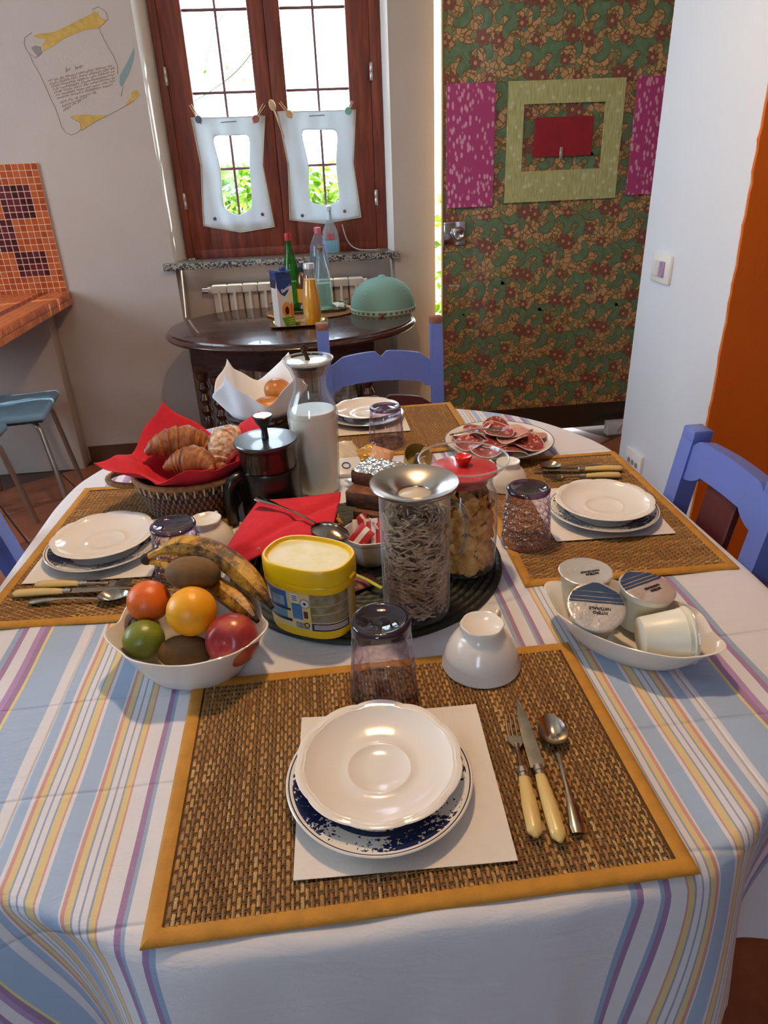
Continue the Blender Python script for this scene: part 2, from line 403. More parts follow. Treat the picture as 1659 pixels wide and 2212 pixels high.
def arc(cx, cz, r, a0, a1, grow=0.):
    def f(t):
        a = math.radians(a0+(a1-a0)*t); q = r*(1+grow*t); s = 1 if a1 > a0 else -1
        return (cx+q*math.cos(a), cz+q*math.sin(a)), (-math.sin(a)*s, math.cos(a)*s)
    return f
PX, PZ = .196, .272
for i in range(-1, 7):
    for j in range(-1, 9):
        x0, z0 = .66+i*PX+.02*(j % 2), .14+j*PZ+(.136 if i % 2 else 0)
        for (cx, cz, r, a0, a1, w, g) in ((.045, .215, .032, -40, 200, .036, 0), (.095, .155, .050, 190, 20, .040, -.2), (.06, .105, .045, 60, -130, .036, -.25), (.145, .235, .034, 150, -60, .030, -.1), (.155, .080, .030, -90, 150, .032, .2), (.10, .03, .050, 200, 330, .028, 0)):
            ribbon(arc(x0+cx, z0+cz, r, a0, a1, g), w+.009, -.0004, 1); ribbon(arc(x0+cx, z0+cz, r, a0, a1, g), w, -.0008, 0)
        for (cx, cz, r, nn) in ((.02, .140, .028, 6), (.115, .200, .024, 7), (.165, .015, .030, 6), (.18, .14, .020, 6)):
            rr = R.uniform(0, 1); pg(flower(x0+cx, z0+cz, r+.005, nn, rr), -.0010, 3); pg(flower(x0+cx, z0+cz, r, nn, rr), -.0014, 2)
            pg(flower(x0+cx, z0+cz, r*.5, nn, rr+.4), -.0017, 3); pg([(x0+cx+.008*math.cos(a*PI/4), z0+cz+.008*math.sin(a*PI/4)) for a in range(8)], -.0020, 4)
po = pat.obj('film_print', [FG1, FG2, FR1, FR2, FT1], door, smooth=0); po['kind'] = 'stuff'
MB().b2((DX0, 0, .02), (DX1, .03, .15)).obj('bottom_rail', mat('dark_rail', '33291f', .35, coat=.4), door, smooth=0)
MB().b2((DX0-.004, -.004, .02), (DX0+.003, .034, 2.24)).obj('edge_profile', mat('brass_edge', '9a7c35', .3, .6), door, smooth=0)
# lock plate and knob
m = MB(); m.rbox((DX0+.050, -.012, 1.03), (.105, .018, .105), .006, 2)
lk = m.obj('lock_plate', mat('chrome', 'd6d6d8', .12, 1.), door)
m = MB(); m.lathe([(.012, 0), (.014, .012), (.027, .020), (.033, .032), (.031, .044), (.022, .052), (.010, .050), (.004, .046)], 28, M=Matrix.Translation((DX0+.062, -.020, 1.03)) @ Matrix.Rotation(PI/2, 4, 'X'))
m.obj('knob', mat('chrome', None), lk)

# art stuck on the door
def slab(name, x0, x1, z0, z1, mats, label, cat, y=DY-.014, th=.010, skew=0., group=None):
    m = MB(); m.rbox(((x0+x1)/2, 0, (z0+z1)/2), (x1-x0, th, z1-z0), .001, 1)
    return m.obj(name, mats, None, (0, y, 0), (0, skew, 0), label=label, cat=cat, group=group)
pk = NT('pink_dabs'); pc = pk.mapping(pk.coord(), (1.25, 1, .62)); pv = pk.n('ShaderNodeTexVoronoi'); pk.l(pc, pv.inputs['Vector']); pv.inputs['Scale'].default_value = 50
dab = pk.ramp(pv.outputs['Distance'], [(.28, 'ffffff'), (.42, '000000')])
pk.base(pk.mix(pk.math('MULTIPLY', dab, .75), lin('b23f78'), lin('e6b4cb'))); pk.set(Roughness=.6)
slab('pink_panel', .668, .884, 1.140, 1.626, pk.m, 'pink panel with white dabs beside the door lock edge', 'wall art')
slab('pink_panel', 1.519, 1.735, 1.159, 1.630, pk.m, 'pink panel with white dabs half hidden behind the white wall', 'wall art')
ck = NT('cream_dabs'); cc = ck.coord(); cv = ck.n('ShaderNodeTexVoronoi'); ck.l(cc, cv.inputs['Vector']); cv.inputs['Scale'].default_value = 26
cd = ck.ramp(cv.outputs['Distance'], [(.15, 'ffffff'), (.3, '000000')]); wv = ck.noise(ck.mapping(cc, (60, 1, 6)), 3)
ck.base(ck.mix(ck.math('MULTIPLY', cd, .6), ck.ramp(wv, [(.35, 'a5a668'), (.6, 'c3c38c')]), lin('e0dfbd'))); ck.set(Roughness=.6)
m = MB(); X0, X1, Z0, Z1 = .940, 1.466, 1.150, 1.628; x0, x1, z0, z1 = 1.012, 1.382, 1.277, 1.540
for a, b in (((X0, Z0), (x0, Z1)), ((x1, Z0), (X1, Z1)), ((x0, Z0), (x1, z0)), ((x0, z1), (x1, Z1))): m.b2((a[0], -.005, a[1]), (b[0], .005, b[1]))
m.obj('cream_frame_panel', ck.m, None, (0, DY-.014, 0), smooth=0, label='square cream painted frame with an open centre on the floral door', cat='wall art')
rp = thing('red_picture', (0, DY-.014, 0), 'small red rectangle in the centre of the cream frame', 'wall art')
m = MB(); m.rbox((1.199, 0, 1.410), (.268, .008, .156), .001, 1); m.obj('sheet', mat('red_paper', '9c1b2c', .55, var=.15, vscale=20), rp)
m = MB(); m.rbox((1.192, -.007, 1.345), (.014, .006, .05), .002, 1); m.obj('clasp', mat('pale_metal', 'c9c3b8', .3, .7), rp)

# switch and socket on the white wall
sw = thing('light_switch', (1.15, 2.22, .995), 'white two-rocker light switch on the right white wall', 'switch')
PL = mat('white_plastic', 'e6e4de', .3)
m = MB(); m.rbox((-.006, 0, 0), (.012, .122, .085), .003, 2); m.obj('plate', PL, sw)
m = MB(); m.rbox((-.014, .018, 0), (.008, .028, .048), .002, 1); m.obj('rocker', mat('rocker_white', 'd8d6d4', .3), sw)
m = MB(); m.rbox((-.014, -.018, 0), (.008, .028, .048), .002, 1); m.obj('rocker', mat('rocker_violet', 'a088b0', .3), sw, label='violet tinted rocker')
so_ = thing('wall_socket', (1.15, 2.23, .315), 'white wall socket low on the right white wall', 'socket')
m = MB(); m.rbox((-.006, 0, 0), (.012, .122, .085), .003, 2); m.obj('plate', PL, so_)
for y in (-.03, 0, .03):
    m = MB(); m.lathe([(.002, 0), (.010, 0), (.010, .002), (.004, .002)], 14, M=Matrix.Translation((-.012, y, 0)) @ Matrix.Rotation(-PI/2, 4, 'Y')); m.obj('outlet', mat('outlet_grey', '8c8c8c', .4), so_)

# ---------------- tiled breakfast counter and mosaic
OE = [mat('tile_edge_%d' % i, c, .2, coat=.5) for i, c in enumerate(('cf6a2c', 'c45e22', 'd87a3c'))]
OT = [mat('tile_orange_%d' % i, c, .22, coat=.4) for i, c in enumerate(('b0501f', 'a0451a', 'b85c2c'))]
DT = [mat('tile_plum_%d' % i, c, .22, coat=.4) for i, c in enumerate(('3b0e16', '4a1520', '5c1f2b'))]
GR = mat('pale_grout', 'd8a88c', .8)
mo = struct(MB().b2((-1.50, WY-.0098, .848), (-1.112, WY-.001, 1.395)).obj('wall_mosaic', GR, smooth=0))
P_ = .0273; tmesh = {}
def tile_of(mt, d=(.0242, .006, .0242)):
    k = (mt.name, d)
    if k not in tmesh:
        b = MB(); b.rbox((0, 0, 0), d, .0012, 1); tmesh[k] = b.mesh('tile', mt)
    return tmesh[k]
for c in range(14):
    for r_ in range(20):
        dark = (2 <= c <= 6 and 3 <= r_ <= 7) or (2 <= c <= 6 and 13 <= r_ <= 16) or (6 <= c <= 10 and 8 <= r_ <= 12)
        mt = R.choice(DT if dark else OT)
        o = bpy.data.objects.new('tile', tile_of(mt)); col.objects.link(o); o.parent = mo
        o.location = (-1.112-(c+.5)*P_, WY-.008, 1.395-(r_+.5)*P_)
ct = NT('counter_tiles'); cco = ct.coord(); br = ct.n('ShaderNodeTexBrick'); ct.l(cco, br.inputs['Vector']); br.offset = 0
for nm, v in (('Scale', 1.), ('Mortar Size', .0016), ('Brick Width', .0273), ('Row Height', .0273)): br.inputs[nm].default_value = v
br.inputs['Color1'].default_value = lin('d86a22'); br.inputs['Color2'].default_value = lin('c85c1e'); br.inputs['Mortar'].default_value = lin('e0a070')
cx_ = ct.xyz(cco)[0]; band = ct.math('MULTIPLY', ct.math('GREATER_THAN', cx_, -1.235), ct.math('LESS_THAN', cx_, -1.195))
ct.base(ct.mix(band, br.outputs[0], lin('5a1512'))); ct.set(Roughness=.2)
cn = thing('tiled_counter', (0, 0, 0), 'orange mosaic tiled breakfast counter at the left wall', 'counter')
MB().b2((-1.95, 2.35, .802), (-1.098, WY-.012, .858)).obj('slab', ct.m, cn, smooth=0)
for i in range(40):
    for r_ in range(2):
        o = bpy.data.objects.new('tile', tile_of(R.choice(OE), (.006, .0255, .0255))); col.objects.link(o); o.parent = cn
        o.location = (-1.0955, WY-.030-(i+.5)*.0273, .8165+r_*.0273)
struct(MB().rbox((-1.60, 3.45, .40), (.80, .096, .80), .006, 2).obj('wall_counter', WALL))

# ---------------- scroll drawn on the plaster
sd_ = thing('wall_drawing', (0, WY, 0), 'parchment scroll with lines of writing and a quill drawn on the wall', 'drawing')
YEL = mat('ochre_wash', 'c9a253', .9, var=.2, vscale=40); INK = mat('pencil_line', '94867f', .9); INKR = mat('sepia_ink', 'a08678', .9); GREY = mat('grey_wash', '8d8179', .9); TEAL = mat('teal_wash', '7d9390', .9)
def flat(poly, name, m, y=-.0012):
    b = MB(); b.add([(x, y, z) for x, z in poly]+[(x, -.0001, z) for x, z in poly], [tuple(range(len(poly)))]+[(i, (i+1) % len(poly), len(poly)+(i+1) % len(poly), len(poly)+i) for i in range(len(poly))])
    return b.obj(name, m, sd_, smooth=0)
def stroke(pts, name, m, r=.0016):
    MB().tube([(x, -.0006, z) for x, z in pts], r, 5, flat=.6).obj(name, m, sd_)
flat([(-1.013, 1.85), (-.985, 1.857), (-.928, 1.861), (-.878, 1.878), (-.828, 1.897), (-.777, 1.915), (-.755, 1.927), (-.74, 1.923), (-.738, 1.909), (-.715, 1.897), (-.725, 1.883), (-.752, 1.869), (-.795, 1.867), (-.844, 1.855), (-.895, 1.838), (-.932, 1.819), (-.984, 1.798), (-.984, 1.816), (-.964, 1.838), (-.989, 1.841)], 'scroll_roll', YEL)
flat([(-.931, 1.566), (-.904, 1.568), (-.869, 1.57), (-.825, 1.564), (-.775, 1.564), (-.811, 1.551), (-.857, 1.531), (-.9, 1.51), (-.901, 1.529), (-.899, 1.543), (-.913, 1.545)], 'scroll_roll', YEL)
flat([(-.694, 1.594), (-.695, 1.603), (-.67, 1.624), (-.663, 1.645), (-.641, 1.652), (-.627, 1.635), (-.658, 1.614)], 'scroll_roll', YEL)
flat([(-1.03, 1.811), (-1.012, 1.818), (-.99, 1.813), (-.992, 1.79), (-1.009, 1.779), (-1.021, 1.794)], 'scroll_shadow', GREY)
flat([(-.621, 1.801), (-.629, 1.769), (-.649, 1.729), (-.669, 1.7), (-.7, 1.664), (-.706, 1.677), (-.698, 1.706), (-.667, 1.741), (-.64, 1.776)], 'quill', TEAL)
for pts in ([(-.989, 1.796), (-1.022, 1.776), (-1.042, 1.791), (-1.051, 1.806), (-1.054, 1.826), (-1.046, 1.845), (-1.014, 1.862)],
            [(-1.042, 1.791), (-1.036, 1.762), (-1.018, 1.715), (-1.006, 1.67), (-.998, 1.634), (-.987, 1.597), (-.98, 1.554), (-.979, 1.529), (-.967, 1.506), (-.946, 1.495), (-.92, 1.502), (-.899, 1.517), (-.897, 1.539), (-.912, 1.548), (-.932, 1.561)],
            [(-.761, 1.932), (-.735, 1.942), (-.709, 1.925), (-.705, 1.9), (-.748, 1.871), (-.738, 1.838), (-.725, 1.807), (-.709, 1.771), (-.701, 1.742), (-.706, 1.712)],
            [(-.9, 1.51), (-.857, 1.531), (-.811, 1.551), (-.775, 1.564), (-.735, 1.58), (-.697, 1.596), (-.658, 1.614)],
            [(-.691, 1.667), (-.702, 1.649), (-.709, 1.631)]):
    stroke(pts, 'outline', INK)
def scribble(a, b, m, amp=.0035, r=.0011):
    n = int(abs(b[0]-a[0])/.0035); pts = []; run = []
    for i in range(n+1):
        t = i/n
        if R.random() < .12 and len(run) > 5: stroke(run, 'writing', m, r); run = []; continue
        run.append((a[0]+(b[0]-a[0])*t, a[1]+(b[1]-a[1])*t+amp*(R.uniform(-1, 1)*.6+(.8 if i % 2 else -.8))))
    if len(run) > 2: stroke(run, 'writing', m, r)
scribble((-.912, 1.730), (-.893, 1.734), INK, .006, .0016); scribble((-.872, 1.738), (-.830, 1.744), INK, .006, .0016)
for i in range(7):
    t = i/6; scribble((-.992+.022*t, 1.694-.062*t), (-.712-.012*t, 1.744-.068*t), INKR)
for i in range(3): scribble((-.962+.003*i, 1.616-.0145*i), (-.80-.038*i, 1.650-.014*i), INKR)

# ---------------- radiator in the niche
rd = thing('radiator', (-.088, 3.655, 0), 'cream sectional radiator in the niche under the window', 'radiator')
RC = mat('radiator_enamel', 'd5c6b4', .35)
for i in range(10):
    x = -.342+i*.076
    m = MB(); m.rbox((x, -.01, .808), (.0735, .075, .036), .005, 2); m.rbox((x, .01, .50), (.070, .03, .60), .006, 2); m.rbox((x, -.025, .50), (.013, .05, .60), .004, 1); m.rbox((x, -.01, .205), (.0735, .06, .03), .005, 2)
    m.obj('section', RC, rd)
for z in (.22, .80): m = MB(); m.tube([(-.40, 0, z), (.40, 0, z)], .018, 12); m.obj('header_pipe', RC, rd)
m = MB(); m.lathe([(.008, -.02), (.014, -.018), (.014, .018), (.008, .02)], 14, M=Matrix.Translation((-.41, 0, .80)) @ Matrix.Rotation(PI/2, 4, 'Y')); m.obj('valve', HW, rd)
for x in (-.30, .30):
    m = MB(); m.tube([(x, 0, .20), (x, 0, 0)], .012, 10); m.obj('pipe', RC, rd)

# ---------------- oval drop-leaf side table
dk = NT('dark_walnut'); dc = dk.mapping(dk.coord(), (3, 22, 22)); dk.base(dk.ramp(dk.noise(dc, 2.2, 5, .6, .5), [(.2, '24120d'), (.5, '3d2018'), (.8, '57301f')])); dk.set(Roughness=.26); dk.b.inputs['Coat Weight'].default_value = .35; DARKW = dk.m
st = thing('side_table', (-.072, 3.055, 0), 'dark oval side table with turned legs under the window', 'table')
def oval(rx, ry, n=72, ymax=9):
    return [(rx*math.cos(2*PI*i/n), min(ymax, ry*math.sin(2*PI*i/n))) for i in range(n)]
m = MB(); prev = None; L = []
for d, z in ((-.012, .708), (0, .712), (.004, .720), (.0, .729), (-.010, .733), (-.012, .740), (-.02, .742)):
    L.append([(x, y, z) for x, y in oval(.531+d, .436+d, 72, .385+d)])
vs = [p for l in L for p in l]; n = 72
fs = [(i*n+k, i*n+(k+1) % n, (i+1)*n+(k+1) % n, (i+1)*n+k) for i in range(len(L)-1) for k in range(n)]+[tuple(range(n-1, -1, -1)), tuple((len(L)-1)*n+k for k in range(n))]
m.add(vs, fs); m.obj('tabletop', DARKW, st, smooth=50)
m = MB()
prof = [(x/20*.62-.31, .712) for x in range(21)]+[(.31-x/20*.62, .622-.05*math.sin(PI*x/20)) for x in range(21)]
m.prism(prof, -.012, .012, M=Matrix.Translation((0, -.20, 0)) @ Matrix.Rotation(PI/2, 4, 'X')); m.obj('apron', DARKW, st)
m = MB(); m.prism(prof, -.012, .012, M=Matrix.Translation((0, .30, 0)) @ Matrix.Rotation(PI/2, 4, 'X')); m.obj('apron', DARKW, st)
turn = [(.026, 0), (.028, .02), (.022, .05), (.026, .10), (.030, .14), (.018, .16), (.024, .18), (.020, .30), (.027, .36), (.016, .38), (.028, .405), (.016, .43), (.028, .455), (.016, .48), (.028, .505), (.019, .53), (.030, .55), (.030, .575)]
for x, y in ((-.33, -.18), (.30, -.18), (-.30, .28), (.30, .28), (-.40, -.10)):
    m = MB(); m.lathe(turn, 20); m.rbox((0, 0, .645), (.062, .062, .14), .004, 1); m.obj('leg', DARKW, st, (x, y, 0))
for x in (-.315, .30):
    m = MB(); m.rbox((0, .05, .10), (.04, .42, .05), .006, 1); m.obj('stretcher', DARKW, st, (x, 0, 0))

# ---------------- blue chairs
BL = NT('periwinkle_paint'); bc = BL.coord(); wear = BL.ramp(BL.noise(bc, 26, 6, .7), [(.66, '000000'), (.72, 'ffffff')])
BL.base(BL.mix(BL.math('MULTIPLY', wear, .55), BL.mix(BL.noise(bc, 4), lin('5568b6'), lin('6078c8')), lin('6a4a52'))); BL.set(Roughness=.42); BLUE = BL.m
MAR = mat('maroon_paint', '4f1c1f', .45, var=.2, vscale=18); WORN = mat('worn_wood_end', '8a5a48', .7, var=.3, vscale=60)
def rail_poly(w, h, n=40, arch=.02):
    top = []; bot = []
    for i in range(n+1):
        t = i/n; x = (t-.5)*w; e = abs(t-.5)*2
        a = arch*(1-e*e)
        step = .016 if .12 < t < .88 else .016*max(0, (min(t, 1-t)-.02)/.10)
        notch = .018*math.exp(-((t-.5)/.035)**2)
        top.append((x, h/2+a+step-notch-.012)); bot.append((x, -h/2+a*.9-(.010 if e > .8 else 0)))
    return top+bot[::-1]
def rail_plain(w, h, n=40):
    top = []; bot = []
    for i in range(n+1):
        t = i/n; x = (t-.5)*w; e = min(t, 1-t)
        top.append((x, h/2-.014*max(0, 1-e/.10)**1.5+.006*math.sin(PI*t))); bot.append((x, -h/2-(.018*math.cos(min(1, e/.22)*PI/2)**.7 if e < .22 else 0)+.004*math.sin(PI*t)))
    return top+bot[::-1]
def make_chair(name, loc, rot, label, w=.385, H=.885, rec=.10, style=0, d=.38):
    c = thing(name, loc, label, 'chair', None, (0, 0, rot))
    def back(z): return d/2+max(0, z-.45)*rec*1.0
    for s in (-1, 1):
        m = MB(); n = 8; vs = []
        for i in range(n+1):
            z = H*i/n; y = back(z); a, b = .019, .017
            for dx, dy in ((-a, -b), (a, -b), (a, b), (-a, b)): vs.append((s*w/2+dx, y+dy, z))
        fs = [(i*4+k, i*4+(k+1) % 4, i*4+4+(k+1) % 4, i*4+4+k) for i in range(n) for k in range(4)]+[(3, 2, 1, 0), tuple(n*4+k for k in range(4))]
        m.add(vs, fs); p = m.obj('back_post', BLUE, c, smooth=20)
        m = MB(); m.rbox((s*w/2, back(H-.012), H-.010), (.040, .036, .026), .005, 2); m.obj('post_cap', WORN if style == 0 else BLUE, p)
        m = MB(); m.rbox((s*(w/2+.0), -d/2, .225), (.038, .038, .45), .005, 1); m.obj('front_leg', BLUE, c)
        m = MB(); m.rbox((s*w/2, 0, .17), (.022, d-.03, .028), .005, 1); m.obj('side_stretcher', BLUE, c)
    def rail(z, h, mt, nm, th=.020, arch=.022):
        m = MB(); m.prism(rail_poly(w-.036, h, arch=arch) if style == 0 else rail_plain(w-.036, h), -th/2, th/2)
        m.obj(nm, mt, c, (0, back(z), z), (PI/2-rec*.9, 0, 0), smooth=30)
    rail(H-.165, .088, BLUE, 'top_rail') if style == 0 else rail(H-.042, .058, BLUE, 'top_rail', .026)
    if style == 0:
        rail(H-.295, .06, MAR, 'lower_rail')
    else:
        m = MB(); m.rbox((0, 0, .20), (.085 if w < .34 else .11, .016, .40), .003, 1); m.obj('back_splat', MAR, c, (0, back(.47), .455), (-math.atan(rec), 0, 0))
        rail(.50, .05, BLUE, 'lower_rail', .02, 0)
    m = MB(); m.rbox((0, 0, .452), (w+.03, d+.02, .026), .008, 2); m.obj('seat', MAR, c)
    m = MB(); m.rbox((0, -d/2, .41), (w-.03, .022, .06), .003, 1); m.rbox((0, -d/2, .2), (w-.03, .022, .028), .003, 1); m.obj('front_rail', BLUE, c)
    return c
make_chair('dining_chair', (.222, 1.985, 0), 0, 'blue chair with maroon lower rail behind the table in front of the side table', .365, .888, .10, 0)
make_chair('dining_chair', (.456, .966, 0), -PI/2, 'blue chair with maroon vertical splat at the right side of the table', .245, .888, .15, 1, .30)
make_chair('dining_chair', (-.375, 1.0, 0), PI/2, 'blue chair at the left edge with only one back post in view', .30, .90, .22, 1, .28)

# ---------------- blue stools at the counter
SV = mat('stool_vinyl', '86b2d0', .45, var=.12, vscale=12, bump=.3, bscale=14, bdist=.006); TUBE = mat('grey_steel_tube', 'a9a39a', .3, .85)
def make_stool(loc, rot, label):
    s = thing('stool', loc, label, 'stool', None, rz(rot))
    m = MB()
    def top(u, v):
        x, y = (u-.5)*.36, (v-.5)*.36; e = max(abs(u-.5), abs(v-.5))*2
        z = .47-.012*e**6-.004*math.exp(-(((u-.5)/.06)**2+((v-.5)/.06)**2))-.003*math.exp(-(((u-v))/.05)**2)-.003*math.exp(-((u+v-1)/.05)**2); return (x, y, z)
    m.rbox((0, 0, .445), (.37, .37, .035), .014, 3); m.grid(top, 24, 24); m.obj('cushion', SV, s, smooth=60)
    m = MB(); m.rbox((0, 0, .422), (.33, .33, .012), .003, 1); m.obj('seat_board', mat('stool_board', '2f4656', .5), s)
    for i in (-1, 1):
        for j in (-1, 1):
            m = MB(); m.tube([(i*.10, j*.10, .415), (i*.125, j*.125, .405), (i*.145, j*.145, .37), (i*.185, j*.185, .004)], .011, 10); m.obj('leg', TUBE, s)
    return s
make_stool((-1.335, 3.045, 0), 8, 'blue cushioned stool nearest the corner beside the counter end')
make_stool((-1.435, 2.625, 0), -2, 'blue cushioned stool cut off by the left picture edge')

# ---------------- dining table
TX, TY, HX, HY, CR = .055, 1.035, .565, .675, .46
dt = thing('dining_table', (TX, TY, 0), 'wooden dining table hidden under the striped cloth', 'table')
def rrect(hx, hy, r, n=14):
    p = []
    for cx, cy, a in ((hx-r, hy-r, 0), (-hx+r, hy-r, 90), (-hx+r, -hy+r, 180), (hx-r, -hy+r, 270)):
        for i in range(n+1):
            t = math.radians(a+90*i/n); p.append((cx+r*math.cos(t), cy+r*math.sin(t)))
    return p
TW = mat('table_wood', '6b4a30', .5, var=.25, vscale=10)
m = MB(); m.prism(rrect(HX-.004, HY-.004, CR), .73, .7575); m.obj('tabletop', TW, dt, smooth=30)
for x in (-.36, .36):
    for y in (-.44, .44):
        m = MB(); m.lathe([(.022, 0), (.035, .03), (.028, .1), (.038, .5), (.03, .62), (.045, .64), (.045, .73)], 18); m.obj('leg', TW, dt, (x, y, 0))

# tablecloth
CXC = .032; AX, AY = .80, .915; SX = CXC-TX
def cloth(a, b):
    x, y = a+SX, b
    qx, qy = abs(x)-(HX-CR), abs(y)-(HY-CR)
    if qx > 0 and qy > 0:
        L = math.hypot(qx, qy); dist = L-CR; nx, ny = qx/L, qy/L; corner = math.atan2(qy, qx)/(PI/2)
    elif qx > qy: dist = qx-CR; nx, ny = 1, 0; corner = None
    else: dist = qy-CR; nx, ny = 0, 1; corner = None
    sx, sy = (1 if x >= 0 else -1), (1 if y >= 0 else -1)
    nx *= sx; ny *= sy
    if dist <= 0:
        z = .7615+.0012*math.sin(a*23+1.3*math.sin(b*9))*math.sin(b*17+a*5)+.0008*math.sin(a*51+b*37)
        return (TX+x, TY+y, z)
    bx, by = x-nx*dist, y-ny*dist
    rb = .014; arc_ = rb*PI/2
    if dist < arc_: t = dist/rb; o_ = rb*math.sin(t); dz = rb*(1-math.cos(t)); h = 0
    else: h = dist-arc_; o_ = rb; dz = rb+h
    out = .06*h
    if corner is not None:
        wgt = min(1, corner/.12)*min(1, (1-corner)/.12)
        e = max(0, (CR+dist)/(CR+o_+out)-1); N = 3.0
        A = (CR+out)*(PI/2)/N/PI*math.sqrt(e)*.62*wgt
        out += A*(.22+math.sin(2*PI*N*corner-PI/2+.6*sx))
    else:
        s = y if abs(nx) > 0 else x
        out += h*(.05*math.sin(s*15+sx*2+1)+.03*math.sin(s*31+sy))*min(1, h/.1)
    z = .7615-dz
    return (TX+bx+nx*(o_+out), TY+by+ny*(o_+out), z)
# concentric grid: rings inside the edge, then the hanging skirt down to the hem
NA, NI, NH = 440, 46, 44
flat_uv = []; vs = []; fs = []
bnd = []
per = rrect(HX, HY, CR, 64); seglen = [0.]
for i in range(len(per)): a_, b_ = per[i], per[(i+1) % len(per)]; seglen.append(seglen[-1]+math.hypot(b_[0]-a_[0], b_[1]-a_[1]))
def on_edge(t):
    d = t*seglen[-1]; lo, hi = 0, len(per)
    while hi-lo > 1:
        md_ = (lo+hi)//2
        if seglen[md_] <= d: lo = md_
        else: hi = md_
    a_, b_ = per[lo % len(per)], per[(lo+1) % len(per)]; q = (d-seglen[lo])/max(1e-9, seglen[lo+1]-seglen[lo]); return a_[0]+(b_[0]-a_[0])*q, a_[1]+(b_[1]-a_[1])*q
for r in range(NI+NH+1):
    for k in range(NA):
        x, y = on_edge(k/NA)
        if r <= NI: f_ = max(.004, (r/NI)**.8); px, py = x*f_, y*f_
        else:
            qx, qy = abs(x)-(HX-CR), abs(y)-(HY-CR); L_ = math.hypot(max(0, qx), max(0, qy)) or 1; nx, ny = max(0, qx)/L_*(1 if x >= 0 else -1), max(0, qy)/L_*(1 if y >= 0 else -1)
            drop = (.175+.105*min(1, max(0, (abs(x)-.25)/.17))+.235*min(1, max(0, (.262-abs(x))/.03))) if ny < -.3 else .290+.012*math.sin(k*.11); d = drop*((r-NI)/NH); px, py = x+nx*d, y+ny*d
        flat_uv.append(((px-SX)/(2*AX)+.5, py/(2*AY)+.5)); vs.append(cloth(px-SX, py))
for r in range(NI+NH):
    for k in range(NA): k2 = (k+1) % NA; fs.append((r*NA+k, r*NA+k2, (r+1)*NA+k2, (r+1)*NA+k))
fs.append(tuple(range(NA-1, -1, -1)))
m = MB(); m.add(vs, fs)
stc = NT('striped_linen'); uvn = stc.n('ShaderNodeUVMap'); su, sv, _ = stc.xyz(uvn.outputs[0])
dd = stc.math('ABSOLUTE', stc.math('SUBTRACT', su, .5)); dm = stc.math('MULTIPLY', dd, 2*AX)
WH, RE, YE, BLU, THN, PUR = 'd9dae2', 'c8918b', 'd8c386', '98b2d4', '8b9cba', '93709f'
A_ = [(0, WH), (.200, '8aa5c8'), (.206, PUR), (.212, WH), (.228, '8aa5c8'), (.2315, PUR), (.238, WH), (.252, RE), (.2545, YE), (.261, THN), (.263, WH), (.269, THN), (.271, WH), (.277, THN), (.279, YE), (.285, RE), (.288, WH), (.291, BLU), (.309, WH)]
B_ = [(0, WH), (.3135, RE), (.316, YE), (.323, THN), (.325, WH), (.3305, THN), (.3325, WH), (.338, THN), (.340, YE), (.347, RE), (.350, WH), (.354, BLU), (.367, WH), (.382, BLU), (.424, 'dcd089'), (.429, PUR), (.436, 'a886bb'), (.445, WH), (.460, PUR), (.467, '8aa5c8'), (.475, WH)]
fa = stc.ramp(stc.math('DIVIDE', dm, .5), [(p/.5, c) for p, c in A_], 'CONSTANT'); fb = stc.ramp(stc.math('DIVIDE', dm, .5), [(p/.5, c) for p, c in B_], 'CONSTANT')
colr = stc.mix(stc.math('GREATER_THAN', dm, .3125), fa, fb)
weave = stc.noise(stc.mapping(uvn.outputs[0], (900, 1100, 1)), 1, 1)
stc.base(stc.mix(stc.math('MULTIPLY', weave, .18), colr, lin('b9bcc8'))); stc.set(Roughness=.85); stc.b.inputs['Sheen Weight'].default_value = .15
# ironed-in fold lines and fine rumples
cr = None
for ax, p0, wd in ((sv, .228, .0012), (sv, .305, .0012), (sv, .66, .0015), (sv, .145, .0012), (su, .27, .001), (su, .735, .001)):
    g = stc.math('DIVIDE', stc.math('SUBTRACT', ax, p0), wd); g = stc.math('POWER', 2.718, stc.math('MULTIPLY', stc.math('MULTIPLY', g, g), -1.0))
    cr = g if cr is None else stc.math('ADD', cr, g)
rum = stc.noise(stc.mapping(uvn.outputs[0], (10, 26, 1)), 2.5, 4, .55, .6)
stc.bump(stc.math('ADD', stc.math('MULTIPLY', rum, 1.6), cr), .55, .0035)
tcl = m.obj('tablecloth', stc.m, None, smooth=180, label='white tablecloth with blue, purple and yellow stripes draped over the dining table', cat='tablecloth')
uvl = tcl.data.uv_layers.new(name='flat')
for lp in tcl.data.loops:
    uvl.data[lp.index].uv = flat_uv[lp.vertex_index]

# ================================================================ THINGS ON THE DINING TABLE
TZ, MZ = .7635, .7672     # cloth top, placemat top
